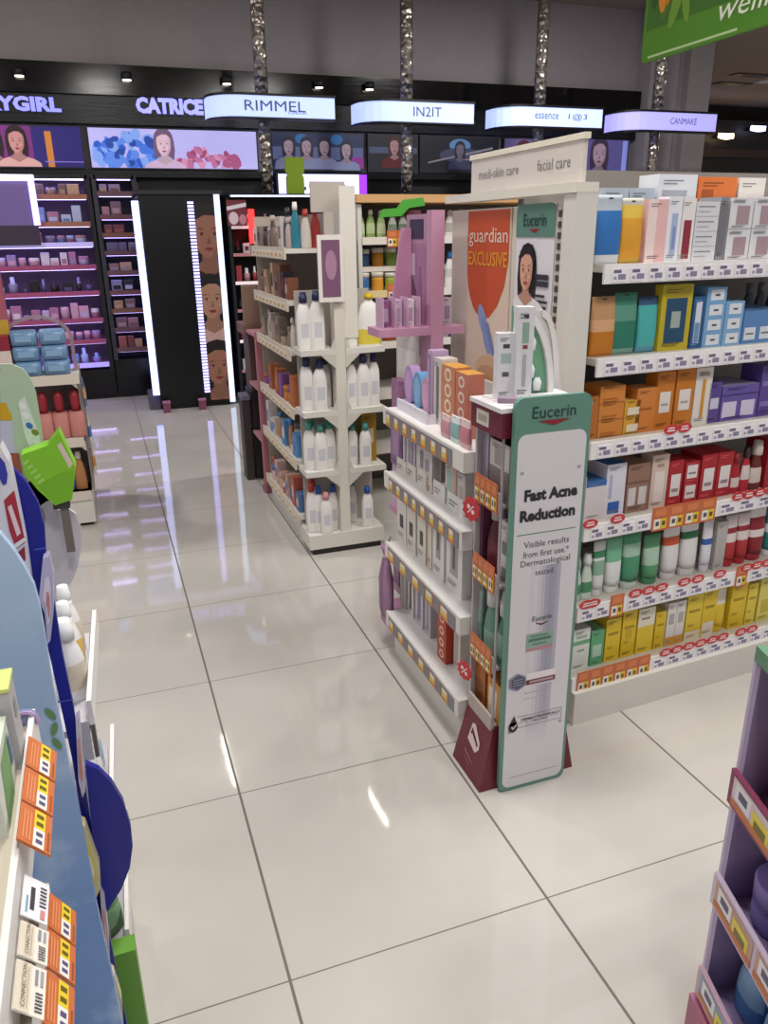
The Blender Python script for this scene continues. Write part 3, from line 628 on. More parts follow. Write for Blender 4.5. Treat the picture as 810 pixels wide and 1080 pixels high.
# ------------------------------------------------ skincare gondola (front faces the viewer)
G1 = Frame(1.010, .574, 3.6)
g = thing('shop_gondola', 'long cream shelving full of skincare cartons and tubes behind the tall display stand', 'shelving'); local(g, G1)
LEV = [1.352, 1.116, .890, .648, .391, .152]; LN = 1.36
MB().box(.002,.37,0,LN,.40,1.60,'#8f8a84').build('back_panel', g)
mb = MB(); mb.box(.004,-.03,0,.86,.36,.11,CR); mb.box(.863,-.03,0,LN,.36,.11,CR); mb.build('base', g)
for k, z in enumerate(LEV):
    s = MB(); s.box(.004,-.004,z-.018,LN-.003,.368,z,CR2); sh = s.build('shelf', g)
    r = MB(); r.box(.004,-.012,z-.046,LN-.003,-.004,z+.002,WH); r.build('price_rail', sh)
    MB().box(LN*.49,.0,z-.05,LN*.49+.012,.366,z-.0185,CR2).build('bracket', sh)
    a, n = (.0, 20)
    if k == 3:
        price_tags(FL,.02,.24,z-.042,4,sh,rail_v=-.0125); price_tags(FL,.245,.49,z-.042,4,sh,'promo',rail_v=-.0125); price_tags(FL,.50,1.3,z-.042,10,sh,rail_v=-.0125)
    elif k == 5:
        price_tags(FL,.02,.30,z-.042,6,sh,'promo',rail_v=-.0125); price_tags(FL,.31,1.2,z-.042,15,sh,rail_v=-.0125)
    elif k == 4:
        price_tags(FL,.01,.12,z-.042,2,sh,rail_v=-.0125); price_tags(FL,.12,.17,z-.042,1,sh,'promo',rail_v=-.0125); price_tags(FL,.18,.61,z-.042,7,sh,rail_v=-.0125); price_tags(FL,.62,.67,z-.042,1,sh,'promo',rail_v=-.0125); price_tags(FL,.68,1.2,z-.042,8,sh,rail_v=-.0125)
    else: price_tags(FL,.02,1.2,z-.042,20,sh,rail_v=-.0125)
    def talk(us, dz=.012):
        src = None
        for u in us:
            if src is None:
                mb = MB(); mb.slab([(.026*math.cos(i*math.pi/8),.014*math.sin(i*math.pi/8)) for i in range(16)],-.0015,0,'#c8343a'); mb.rect(-.014,-.006,.014,-.001,-.002,'#f2d8d8'); mb.rect(-.012,.002,.012,.006,-.002,'#f2d8d8'); o = src = mb.build('promo_tag', sh)
            else: o = src.copy(); COL.objects.link(o)
            o.location = (u, -.0155, z+dz)
    if k == 2: talk((.275,.325))
    if k == 3: talk((.02,.115,.575,.62,.665,.715), .01)
    if k == 4: talk((.03,.055,.21,.26,.31,.40,.455,.545,.66,.705,.75), .012)
    if k == 5: talk((.36,.405,.455,.505,.555,.60,.68,.73), .012)
ed = '#d9a066'
wq = lambda *a: list(a)
S = 'on the cream shelving '
row(G1, LEV[0], [
 (pouch([(0,.14,'#cfd3d6'),(.14,.78,'#2f6fb4'),(.78,1,'#aeb9c2')],.028), 628, 656, 72, 'blue pouch with grey top'),
 (pouch([(0,.08,'#c9a23c'),(.08,.7,'#d99a2e'),(.7,.9,'#d9b84a'),(.9,1,'#c4c0b4')],.028), 653, 678, 68, 'golden yellow pouch'),
 (carton('#e6b9b8',[(.0,0,.45,1,'#efd9d6')],.04), 678, 700, 66, 'pale pink carton'),
 (carton('#e6e8f0',[(.3,.1,.7,.75,'#a8b6d6'),(.42,.2,.6,.55,'#7f93c4')],.04), 699, 715, 68, 'white carton with blue drawing'),
 (carton('#e9e4e2',[(.25,.05,.8,.66,'#8f2f3e')],.04), 713, 728, 66, 'white carton with dark red stripe'),
 (carton('#d9dade',[(.08,.62,.8,.70,'#8d8d98'),(.08,.3,.6,.36,'#a9a9b4'),(0,0,1,.03,'#a8a6a8')],.1), 728, 753, 62, 'flat light grey carton', {'nz':4}),
 (carton('#8b8c92',[(.1,.1,.9,.9,'#73747a')],.08), 753, 762, 66, 'dark grey carton'),
 (carton('#dcdcdf',[(.3,.15,.85,.75,'#a88f98'),(.08,.84,.6,.9,'#9a9aa4'),(0,0,1,.03,'#a8a6a8')],.1), 763, 812, 64, 'mauve carton', {'n':2,'nz':2}),
 (carton('#dcdcdf',[(.3,.15,.85,.75,'#a88f98'),(.08,.84,.6,.9,'#9a9aa4')],.1), 813, 850, 64, 'plain white carton', {'n':2}),
], 'top shelf, long cream shelving')
row(G1, LEV[0], [
 (carton('#b9c6d4',[(.1,.2,.9,.7,'#8fa6c0')],.06), 630, 684, 76, 'pale blue carton', {'n':2}),
 (carton('#dfe2e6',[(.1,.75,.75,.82,'#a6a9b4'),(.1,.6,.6,.65,'#b6b9c4')],.08), 686, 727, 88, 'tall white carton'),
 (carton('#d9773a',[(.1,.75,.4,.85,'#a85420'),(.55,.1,.95,.6,'#c4602a')],.06), 727, 768, 84, 'bright orange carton'),
 (carton('#e8e2da',[],.06), 769, 797, 82, 'plain off white carton'),
], 'back row, top shelf, long cream shelving', v=.14)
row(G1, LEV[1], [
 (pouch([(0,.42,'#c97c1e'),(.42,.62,'#dfae80'),(.62,1,'#c89a6a')],.03), 622, 650, 62, 'orange pouch with peach top'),
 (pouch([(0,.1,'#7fa89a'),(.1,.55,'#2f7f6a'),(.55,.8,'#5f9c86'),(.8,1,'#3f8a72')],.03), 645, 672, 64, 'dark green pouch'),
 (pouch([(0,.12,'#5f9fb4'),(.12,.85,'#4fb8b4'),(.85,1,'#3f5f8a')],.028), 671, 693, 58, 'aqua pouch'),
 (carton('#c9b52e',[(.16,.12,.84,.8,'#27506f'),(.35,.35,.65,.6,'#a9b9b0'),(.1,.82,.9,.97,'#b8a52a')],.03), 692, 725, 68, 'yellow and navy pouch pack'),
 (carton('#2f5f94',[(.25,.1,.78,.9,'#dfe6ee'),(.3,.12,.72,.5,'#6f9cc4')],.04), 726, 738, 54, 'blue carton with white bottle picture'),
 (carton('#7fb0dc',[(.18,.15,.86,.85,'#e8eef4'),(.4,.42,.65,.55,'#4a4f5a')],.07), 739, 760, 62, 'light blue carton with white face', {'nz':4}),
 (carton('#86b4de',[(.18,.15,.86,.85,'#e8eef4'),(.4,.42,.65,.55,'#4a4f5a')],.07), 760, 780, 46, 'sky blue carton with white face', {'nz':3}),
 (tray('#5f8fc8','#e6ebf2',.16,3), 780, 830, 34, 'blue tray of small white boxes'),
 ], 'second shelf, long cream shelving', v=.03)
row(G1, LEV[1], [(bottle('#3c4654','#6f7680',None,(.2,.6)), 782, 830, 52, 'dark bottle', {'n':4,'edge':'the blue cartons'})], 'back row, second cream shelf', v=.2)
row(G1, LEV[2], [
 (carton('#b8702c',[],.05), 620, 629, 44, 'small brown orange carton'),
 (carton('#d98a3a',[(.1,.2,.7,.3,'#b86a20'),(0,0,1,.04,'#9c5818')],.08,'#e0a35c'), 629, 656, 53, 'orange carton', {'nz':3}),
 (carton('#e0a832',[(.2,.15,.95,.6,'#efe2c4'),(0,0,1,.05,'#b8841e')],.06,'#e9c063'), 656, 673, 35, 'yellow and white carton', {'nz':2}),
 (carton('#d9853c',[(.1,.5,.8,.56,'#b0601e')],.06,'#e0a066'), 668, 689, 46, 'plain orange carton'),
 (carton('#cf7d28',[(.2,.3,.82,.66,'#ece6de'),(.3,.42,.7,.46,'#b0a8a0')],.05,'#d9953f'), 688, 707, 60, 'tall orange carton with white label'),
 (carton('#cf7d28',[(.2,.3,.82,.66,'#ece6de'),(.3,.42,.7,.46,'#b0a8a0')],.05,'#d9953f'), 708, 728, 60, 'tall orange carton beside the syringe carton'),
 (carton('#e9e4dc',[(.42,.12,.62,.8,'#d99a2e'),(.2,.86,.8,.92,'#a89a84')],.04), 728, 746, 59, 'white carton with yellow syringe picture'),
 (carton('#5c4a94',[(.15,.35,.85,.62,'#d6d0e6')],.05), 744, 757, 42, 'small purple carton'),
 (carton('#6a5aa8',[(.05,.1,.42,.55,'#dcd6ea'),(.55,.1,.92,.55,'#dcd6ea'),(0,.72,1,.76,'#4a3a80')],.14,'#a39ac4'), 757, 797, 36, 'wide flat lilac carton'),
 (carton('#5f4c9a',[(.1,.2,.9,.3,'#8a7abf'),(.1,.6,.9,.7,'#8a7abf')],.08,'#7466ae'), 797, 832, 52, 'deep purple carton', {'n':2}),
 ], 'third shelf, long cream shelving', v=.03)
row(G1, LEV[3], [
 (carton('#d9b0ae',[(.2,.0,.8,.2,'#c03a3a')],.05), 603, 616, 46, 'slim rose carton'),
 (carton('#ded9da',[(.0,.86,1,1,'#2f6cb0')],.09,'#2f6cb0'), 615, 637, 40, 'white carton with blue lid'),
 (carton('#dfe0ea',[(.15,.05,.75,.28,'#2a62b4'),(.15,.35,.3,.8,'#b6bbd6')],.1,'#2f6cb0'), 636, 657, 54, 'tall white carton with blue foot'),
 (carton('#9a7562',[(.08,.15,.42,.52,'#d6d2d0'),(.55,.15,.9,.52,'#d6d2d0'),(0,.6,1,.64,'#7c5a4a')],.1,'#a8846f'), 658, 682, 50, 'brown carton with two white labels'),
 (carton('#dcc3b6',[(.2,.1,.8,.7,'#eadfd8'),(.3,.78,.7,.83,'#a89086')],.05), 683, 701, 55, 'pale pink tall carton'),
 (carton('#ad1f2c',[(.2,.2,.85,.7,'#ece6e4'),(.3,.3,.75,.38,'#9a8a8a')],.09,'#c2303c'), 701, 717, 46, 'red carton with white panel'),
 (carton('#ad1f2c',[(.15,.2,.85,.85,'#ece6e4'),(.25,.4,.75,.5,'#9a8a8a')],.09,'#c2303c'), 718, 734, 42, 'small red carton', {'nz':2}),
 (carton('#ad1f2c',[(.2,.2,.85,.7,'#ece6e4'),(.3,.3,.75,.38,'#9a8a8a')],.09,'#c2303c'), 735, 769, 46, 'bright red carton', {'n':2}),
 (bottle('#b02230','#8f1a26','#e6dcd8',(.2,.55),None,.6,.2), 769, 780, 42, 'short red bottle'),
 (bottle('#c02a36','#3a2226','#e6dcd8',(.3,.7),None,.5,.2), 780, 790, 46, 'red bottle with dark cap'),
 (bottle('#6e2a26','#d9cfc4','#e0d6ce',(.2,.6),None,.6,.25), 790, 803, 50, 'dark red bottle with pale cap'),
 (carton('#a8202c',[(.2,.2,.85,.7,'#ece6e4')],.09), 804, 830, 50, 'red carton farthest from the aisle'),
 ], 'fourth shelf, long cream shelving', v=.03)
gb = [(.0,.35,'#e9efe8'),(.62,.8,'#e4ece4')]
row(G1, LEV[4], [
 (bottle('#cfd9d0','#9fb0a4','#5f9c74',(.2,.5),None,.6,.2), 604, 613, 44, 'small white bottle with green band'),
 (bottle('#cfe0d2','#d9dcd8','#4f9468',(.25,.55),None,.6,.2), 613, 625, 46, 'short bottle with green label'),
 (tube('#e2e6e2','#d9dcd8',[(.3,.6,'#8fb89a'),(.66,.8,'#3f8a5c')]), 625, 638, 56, 'white tube with green bands'),
 (tube('#7cc09a','#e4e8e4',[(0,.5,'#e9efea')]), 639, 657, 56, 'mint and white tube'),
 (tube('#4f9c74','#cfe0d4',[(.5,.75,'#a9cdb6')]), 657, 677, 58, 'green tube with pale label'),
 (tube('#5fa274','#4f8f64',[(.3,.7,'#b4d4bc')]), 679, 697, 50, 'short green tube'),
 (tube('#e8e6e4','#dcdad8',[(.55,.72,'#cf5a34')]), 699, 717, 58, 'white tube with orange stripe'),
 (tube('#e6e8e6','#dcdcda',[(.6,.74,'#2f7a4a')]), 718, 737, 58, 'white tube with green stripe'),
 (tube('#e6e8ee','#dadce2',[(.45,.58,'#3a63b0')]), 739, 750, 54, 'slim white tube with blue stripe'),
 (carton('#b9b4b0',[],.06), 751, 762, 50, 'plain grey carton'),
 (tube('#e6dad8','#b03038',[(.0,.4,'#b8343c'),(.6,.72,'#9a2a34')]), 763, 789, 52, 'white and red tube', {'n':2}),
 (tube('#8f2430','#a02a34',[(.35,.5,'#e6dcd8'),(.75,1,'#e9e2e0')]), 789, 807, 56, 'dark red tube with white top'),
 (tube('#2f8f8c','#e0e6e4',[(.4,.6,'#dfe8e6')]), 808, 826, 52, 'teal tube'),
 ], 'fifth shelf, long cream shelving', v=.03)
yl = [(.15,.62,.85,.68,'#a8901c'),(.15,.3,.5,.36,'#bfa52a')]
row(G1, LEV[5], [
 (carton('#dfe6df',[(.0,.62,1,.72,'#6fae84'),(.3,.45,.7,.5,'#9aa69c'),(.2,.78,.8,.84,'#a9b4aa')],.09,'#d0d6d0'), 601, 620, 42, 'white carton with green band', {'back':1}),
 (carton('#5fae7a',[(.15,.25,.85,.6,'#b4d6c0')],.09,'#7fc096'), 621, 635, 36, 'green carton', {'back':1}),
 (carton('#e2c42a',yl,.09,'#ead255'), 636, 652, 44, 'yellow carton', {'back':1}),
 (carton('#e0bf24',yl+[(.3,.4,.7,.6,'#c9ac28')],.09,'#ead255'), 653, 668, 48, 'bright yellow carton', {'back':1}),
 (carton('#e4c834',[(0,.6,1,1,'#e6e2d0'),(.2,.75,.7,.8,'#8f8a74')],.09,'#dcd8c8'), 669, 687, 46, 'yellow carton with white top', {'back':1}),
 (carton('#dfc02c',yl,.09,'#e6d060'), 688, 699, 38, 'slim yellow carton'),
 (carton('#e6e4e0',[(.2,.5,.8,.75,'#b4b0ac'),(0,0,1,.2,'#d9a032')],.06,'#d9d6d2'), 700, 719, 44, 'silver white carton', {'n':2}),
 (carton('#e6cc3c',yl+[(0,0,1,.2,'#e9e2c4')],.08,'#ecd868'), 720, 737, 46, 'large yellow carton'),
 (carton('#e2c430',[(.1,.0,.9,.3,'#e9e4d4'),(.15,.6,.8,.66,'#a8901c')],.08,'#ecd868'), 737, 752, 48, 'tall yellow carton with white foot'),
 (tube('#e3c636','#dcb82a',[(.55,.9,'#ebe6da')]), 752, 765, 46, 'yellow and white tube'),
 (carton('#e4c52c',yl,.08,'#ecd868'), 766, 783, 46, 'wide yellow carton'),
 (carton('#e6cf46',yl,.08,'#eedc78'), 784, 794, 42, 'narrow yellow carton'),
 (carton('#e2d66a',[(.2,.2,.8,.5,'#c9b83c')],.08,'#eee49a'), 796, 812, 44, 'pale yellow carton', {'n':1}),
 (carton('#cfc0a0',[(.2,.2,.8,.5,'#a8987c')],.08), 814, 840, 42, 'beige carton'),
 ], 'bottom shelf, long cream shelving', v=.03)
# ------------------------------------------------ end frame with posters and header
e = thing('header_display', 'cream end frame of the shelving carrying posters and header board', 'shop fitting', (0,0,0))
MB().box(.945,.63,0,.985,1.335,1.50,'#d6cfc4|r.5').build('panel', e)
mb = MB(); mb.box(.925,.572,0,.985,.628,1.522,CR); mb.build('post', e)
mb = MB(); mb.box(.936,.642,.95,.944,.672,1.495,CR2)
for k in range(20): mb.box(.9335,.650,.97+k*.0262,.9359,.664,.97+k*.0262+.016,'#4a4642')
mb.build('slotted_strip', e)
MB().box(.92,.571,1.522,.985,1.34,1.545,'#e4dfd2').build('top_rail', e)
h = MB(); h.box(.972,.63,1.5455,.984,1.255,1.645,'#d3cbc4|r.4'); ho = h.build('header_board', e)
MB().box(.968,.62,1.6455,.985,1.262,1.66,'#e6e0cc').build('edge_strip', ho)
hh = bpy.data.objects.new('header_lettering', None); COL.objects.link(hh); bpy.data.objects.remove(hh)
for txt, yc, ww in (('medi-skin care', 1.075, .25), ('facial care', .765, .165)):
    lo = lettering(txt, 0, 0, ww, .028, 0, '#857d80', e); lo.location = (.9715, yc, 1.60); lo.rotation_euler.z = math.radians(-90)
def atpan(px, py, X=.94): return atx(px, py, X)
def on_panel(name, lab, px0, px1, py0, py1, X=.944, pxb=None):
    y1, z1 = atx(px0, py0, X); y0, _ = atx(px1, py0, X); _, z0 = atx((px0+px1)/2, py1, X)
    t = thing(name, lab, 'poster', (X, (y0+y1)/2, z0), math.radians(-90)); return t, y1-y0, z1-z0
t, w, h = on_panel('wall_poster', 'orange and cream poster with yellow word on the end frame', 495, 541, 222, 425)
MB().box(-w/2,-.004,0,w/2,-.0005,h,'#dcc9b6|r.35').build('sheet', t)
pm = MB(); o = [(-w*.5+.004,h-.003),(-w*.5+.004,h*.72)]+[(-w*.49+w*.40*(1-math.cos(a)),h*.72-h*.27*math.sin(a)) for a in (.2,.45,.7,.95,1.2,1.45)]+[(w*.08,h*.455),(w*.26,h*.52),(w*.40,h*.62),(w*.48,h*.75),(w*.48,h-.003)]
pm.poly(o,-.0046,'#c4512c'); pm.ell(-.02,h*.44,.025,.05,-.0052,'#8f9fd0',14,tilt=.5); pm.ell(.01,h*.36,.022,.06,-.0054,'#7f90c4',14,tilt=.4)
pm.poly([(.0,h*.42),(.02,h*.43),(.075,h*.27),(.05,h*.26)],-.0056,'#6f7fae'); pm.ell(.03,h*.17,.09,.05,-.005,'#d9b48e'); pm.ell(.03,h*.15,.075,.03,-.0053,'#c79c74'); pm.build('print', t)
lettering('guardian', 0, h*.862, w*.9, .055, -.0052, '#e9d3c4', t); lettering('EXCLUSIVE', 0, h*.755, w*.9, .042, -.0052, '#e2a02c', t, bold=.01)
t, w, h = on_panel('wall_poster', 'white poster with green head and a dark haired face on the end frame', 549, 590, 216, 418)
MB().slab(rrect(-w/2,0,w/2,h,.02),-.008,-.0005,'#e2dfe4|r.3').build('sheet', t)
pm = MB((-w/2+.003,.01,w/2-.003,h)); pm.slab(rrect(-w/2,h*.835,w/2,h,.02,5,(0,0,1,1)),-.010,-.0081,'#5d8678|r.35'); portrait(pm, -.030, h*.665, .115, -.0105, '#d9a48c', '#17120f', '#e9e6e8', '#b0504c')
for k, (zz, a, b) in enumerate(((.62,.0,.085),(.585,.0,.085),(.53,.0,.07),(.50,0,.085),(.47,0,.08),(.44,.0,.085),(.41,.02,.085))): pm.rect(a,zz*h,b,zz*h+(.014 if k < 2 else .007),-.011,'#33303a')
pm.poly([(-.03,h*.875),(.03,h*.875),(.0,h*.855)],-.0108,'#8f1a28'); pm.build('print', t)
lettering('Eucerin', 0, h*.92, w*.6, .032, -.0106, '#1f3a38', t, bold=.01)
# ------------------------------------------------ end cap rack facing the aisle
E1 = Frame(.638, 1.155, -90); LU = .60
g = thing('end_rack', 'low white end rack of boxed cosmetics facing the tiled aisle', 'shelving'); local(g, E1)
EL = [.905, .690, .437, .172]
MB().box(0,.268,0,LU,.28,1.0,'#c9c2bc').build('back_panel', g)
MB().box(.0,.022,0,LU,.267,.12,CR).build('base', g); MB().box(-.006,.05,.0,-.0005,.28,.9,CR2).build('side_panel', g)
for k, z in enumerate(EL):
    d = .0 if k else .02
    sh = MB().box(.0,.0,z-.016,LU,.267,z,WH).build('shelf', g)
    r = MB(); r.box(0,-.01,z-.05,LU,-.0005,z+.004,'#e6e3dc'); r.box(LU+.0005,-.01,z-.05,LU+.006,.10,z+.004,'#e3e0da'); r.build('price_rail', sh)
    if k == 0: price_tags(FL,.03,.54,z-.046,7,sh,'grey',rail_v=-.0105)
    elif k == 1: price_tags(FL,.05,.59,z-.046,8,sh,'grey',rail_v=-.0105)
    else: price_tags(FL,.03,.58,z-.046,(5,6)[k-2],sh,'grey',rail_v=-.0105)
ring = [(.2,.2,.42,.28,'#efd9c8'),(.58,.2,.8,.28,'#efd9c8'),(.2,.42,.42,.5,'#efd9c8'),(.58,.42,.8,.5,'#efd9c8'),(.2,.64,.42,.72,'#efd9c8'),(.58,.64,.8,.72,'#efd9c8')]
def dots(body, top, n=4, d=.05):
    def fn(w, h):
        mb = MB(); mb.box(-w/2,-d/2,0,w/2,d/2,h,body,top)
        for k in range(n): mb.ell(0,h*(.14+.72*k/(n-1)) if n > 1 else h/2,w*.26,w*.22,-d/2-.0006,'#f0ded2',14); mb.ell(0,h*(.14+.72*k/(n-1)),w*.16,w*.13,-d/2-.001,body,12)
        return mb.build('carton'), 'carton', d
    return fn
def compact(body, face):
    def fn(w, h):
        r = thing('compact', None, None)
        MB().loft([(0,w*.45,.02),(h*.12,w*.5,.022)], lambda a,b: '#e3dce6', 14).build('stand', r)
        mb = MB(); mb.slab([(w*.48*math.cos(i*math.pi/12), h*.55+h*.45*math.sin(i*math.pi/12)) for i in range(24)],-.016,.016,body); mb.ell(0,h*.55,w*.34,h*.32,-.0166,face,18); mb.build('disc', r)
        return r, 'jar', .045
    return fn
EW = 'top shelf, aisle end rack'
row(E1, EL[0], [
 (compact('#b493c4','#c9a8d4'), 424, 434, 44, 'round lilac compact',{'cat':'compact'}),
 (compact('#6fa3cf','#8fbce0'), 433, 443, 42, 'round sky blue compact',{'cat':'compact'}),
 (compact('#d29ab8','#e0b0c8'), 442, 451, 40, 'round pink compact',{'cat':'compact'}),
 (carton('#c3a8c8',[(.3,.1,.7,.9,'#a58aae')],.05), 450.5, 456, 72, 'tall thin lilac carton'),
 (carton('#d6cfca',[(.35,.1,.7,.88,'#7f7670')],.05), 457, 465, 68, 'tall thin beige carton'),
 (dots('#d08a62','#dca24a'), 465, 479, 66, 'tall orange carton with three circles'),
 (dots('#c97c66','#dca24a'), 479.5, 492, 66, 'tall salmon carton with three circles'),
], EW, v=.06)
row(E1, EL[0], [
 (pouch([(0,.2,'#cfa8b0'),(.2,.75,'#c98f9c'),(.75,1,'#e0c4c6')],.02), 462, 472, 24, 'small rose sachet'),
 (pouch([(0,.2,'#cfdcd8'),(.2,.75,'#8fb4b4'),(.75,1,'#dfe4e0')],.02), 472, 482, 28, 'small pale teal sachet'),
 (pouch([(0,.2,'#d8b0b4'),(.2,.75,'#c9808c'),(.75,1,'#e3cccc')],.02), 482, 493, 30, 'small pink sachet'),
], EW, v=.012)
row(E1, EL[0], [
 (carton('#d0c8c4',[(.15,.75,.85,.86,'#b03a3a'),(.1,.2,.9,.5,'#e2dcd8')],.06), 418, 442, 84, 'wide off white pack with red mark'),
], EW+' back row', v=.17)
t = thing('white_tray', 'shallow white plastic tray holding round compacts on the aisle end rack', 'tray', E1.p(.155,.028,EL[0]+.0), E1.a)
# tray stands in front of the compacts
MB().box(-.12,-.003,0,.12,.003,.035,'#e6e2ea').build('front_lip', t); 
for s in (-1,1): MB().box(s*.12-.002,.0035,0,s*.12+.002,.028,.03,'#dcd8e2').build('side_lip', t)
slim = lambda c, m: carton(c, [(.3,.18,.7,.34,m),(.35,.55,.65,.72,m)], .035)
row(E1, EL[1], [
 (carton('#8f6a94',[(.2,.2,.8,.7,'#a886ac')],.06), 412, 424, 54, 'purple carton'),
 (carton('#d2ccd2',[(.4,.1,.65,.9,'#8a8490')],.04), 425, 431, 62, 'thin pale carton'),
 (carton('#bdb6c0',[(.3,.1,.6,.9,'#8f8896')],.04), 432, 438, 66, 'thin lilac grey carton'),
 (carton('#dcd6d8',[(.25,.3,.45,.6,'#8a8088'),(.55,.3,.8,.5,'#a49aa2')],.03), 439, 456, 62, 'white card with grey marks'),
 (carton('#8c8480',[(.2,.1,.8,.9,'#6f6662')],.05), 457, 465, 66, 'tall dark grey carton'),
 (carton('#e6ddd6',[(.15,.1,.62,.85,'#a9c4bc'),(.72,.0,1,1,'#d9b0a4')],.05), 469, 481, 44, 'white carton with teal window'),
 (carton('#d9d2cc',[(.2,.15,.8,.7,'#b8b0a8')],.05), 482, 490, 42, 'short beige carton'),
], 'second shelf, aisle end rack', v=.05)
row(E1, EL[2], [
 (slim('#ece6de','#4a4648'), 419, 428.5, 84, 'white carton with black marks', {'cat':'box'}),
 (slim('#e9e2d8','#4a4648'), 429, 438.5, 88, 'cream carton with black marks', {'cat':'box'}),
 (slim('#ece4da','#55504e'), 440, 449, 92, 'ivory carton with black marks', {'cat':'box'}),
 (carton('#e6dccf',[(.0,0,.16,1,'#c49a6f')],.035), 450, 455, 90, 'thin cream carton with tan edge'),
 (carton('#efedea',[(.3,.2,.7,.62,'#a9a49e'),(.4,.62,.6,.72,'#3f3b3e'),(.42,.3,.58,.55,'#6a6668')],.03), 456, 468, 96, 'white card with a brush picture'),
 (carton('#efedea',[(.25,.18,.75,.55,'#b5b0aa'),(.35,.6,.65,.7,'#3f3b3e'),(.42,.25,.58,.5,'#6a6668')],.03), 470, 487, 98, 'wide white card with a brush picture'),
], 'third shelf, aisle end rack', v=.045)
row(E1, EL[3], [
 (carton('#d9d4d4',[(.4,.1,.7,.9,'#4a4650')],.03), 422, 428, 66, 'thin white carton with dark stripe'),
 (carton('#e4dcda',[(.35,.1,.65,.9,'#5a5658')],.03), 430, 436, 70, 'thin cream carton with dark stripe'),
 (carton('#d4ccd6',[(.3,.1,.7,.8,'#8a86a0')],.03), 438, 446, 74, 'thin lilac carton with grey stripe'),
 (carton('#c9c2cc',[(.3,.1,.7,.8,'#a09aa8')],.03), 448, 454, 76, 'thin pale grey carton'),
 (dots('#c0492e','#d05a3a',4,.03), 461, 470, 50, 'red carton with four circles', {'dv':-.02,'rot':0}),
 (carton('#e2dcd6',[(.2,.1,.7,.8,'#c4bab2')],.04), 478, 485, 62, 'white carton by the maroon stand'),
], 'bottom shelf, aisle end rack', v=.06)
def hangtag(x, y, z, rz, lab, sz=.032):
    t = thing('promo_tag', lab, 'tag', (x, y, z), rz, 'red promotion tags on the end rack')
    P = []
    for i in range(20):
        a = i*math.pi/10; q = sz*(1 if i % 2 else .82); P.append((q*math.cos(a), q*math.sin(a)))
    mb = MB().slab(P,-.0015,.0015,'#c8343c'); mb.build('badge', t)
    m2 = MB(); m2.ell(-.008,.006,.006,.006,-.002,'#f4dede',10); m2.ell(.008,-.006,.006,.006,-.002,'#f4dede',10); m2.poly([(-.012,-.010),(-.009,-.012),(.012,.010),(.009,.012)],-.002,'#f4dede'); m2.build('percent_sign', t)
    MB().box(-.002,.0016,-.004,.002,.02,.004,'#ddd').build('clip', t)
y, z = atx(497, 537, .618); hangtag(.618, y, z, math.radians(-75), 'round red percent tag on the second shelf of the aisle end rack', .034)
y, z = atx(490, 707, .618); hangtag(.618, y, z, math.radians(-75), 'round red percent tag near the floor beside the maroon stand', .03)
# ------------------------------------------------ pink display behind the end rack
PK = '#c492ad|r.4'
t = thing('pink_display_stand', 'tall pink display stand with a cross shaped front behind the aisle end rack', 'display', (.835, 1.22, 0))
MB().box(-.022,-.02,.08,.022,.02,1.50,PK).build('post', t)
MB().box(-.020,.021,.08,.020,.20,1.49,'#b58aa4').build('spine_panel', t)
pm = MB(); pm.quad([(-.0206,.19,1.15),(-.0206,.03,1.15),(-.0206,.03,1.40),(-.0206,.19,1.40)],'#a5789a'); pm.quad([(-.021,.17,1.415),(-.021,.05,1.415),(-.021,.05,1.475),(-.021,.17,1.475)],'#3a3350')
pm.quad([(-.0214,.17,1.15),(-.0214,.12,1.15),(-.0214,.11,1.25),(-.0214,.15,1.3)],'#6f4466'); pm.quad([(-.0214,.10,1.15),(-.0214,.06,1.15),(-.0214,.07,1.33),(-.0214,.09,1.33)],'#8f6488'); pm.quad([(-.0214,.17,1.3),(-.0214,.12,1.3),(-.0214,.12,1.37),(-.0214,.17,1.37)],'#c9b6cc'); pm.build('print', t)
for k, (z, w, dd) in enumerate(((1.12,.20,.095),(.80,.135,.09),(.50,.135,.09),(.2,.135,.09))):
    sh = MB().box(-w,-.02,z,-.0225,dd,z+.025,PK).box(.0225,-.02,z,.098,dd,z+.025,PK).build('shelf', t)
    for q in range(4 if k == 0 else 0): MB().box(-w+.02+q*.042,.0,z+.0255,-w+.023+q*.042,.07,z+.12,'#cfa9c2').build('divider', sh)
MB().box(-.135,-.02,0,.10,.2,.079,'#b98aa6').build('base', t)
MB().slab([(-.10,0),(-.023,0),(-.023,.30),(-.055,.30)],.15,.165,'#c38aa8').build('side_wing', t).location = (0,0,1.15)
for k, (x, y, c, dsc) in enumerate(((.66,1.24,'#a07aa0','mauve cloth pouch hanging low at the far end of the aisle rack'),)):
    o = thing('drawstring_pouch', dsc, 'pouch', (.648, 1.205, .13)); MB().rod((0,0,.268),(.03,.03,.29),.003,"#888").build("hook", o); MB().loft([(0,.018,.03),(.03,.024,.04),(.15,.024,.042),(.22,.012,.022),(.235,.008,.012),(.27,.016,.03)], lambda a,b: '#a9809f' if math.cos(3*b) > 0 else '#8f6888').build('bag', o); MB().loft([(.228,.010,.014),(.242,.010,.014)], lambda a,b: '#d9c4d2').build('cord', o)
for k, (dx, dy, c) in enumerate(((-.158,.04,'#8f5a86'),(-.116,.04,'#c9b2cc'),(-.074,.04,'#e2d6e0'),(.06,.04,'#d9d2da'))):
    o, kind, dep = carton(c, [(.2,.2,.8,.7,'#b49ab4')], .045)(.032, .085); place(o, (.835+dx, 1.24+dy, 1.145), 0)
    tag(o, ('dark mauve carton','pale lilac carton','white carton','silver carton')[k]+' on the upper shelf of the pink cross stand', 'box', 'cartons on the pink stand')
pinks = ['#a77a9c','#cbb0c6','#8a5f86','#d9c4d4','#b991b2']
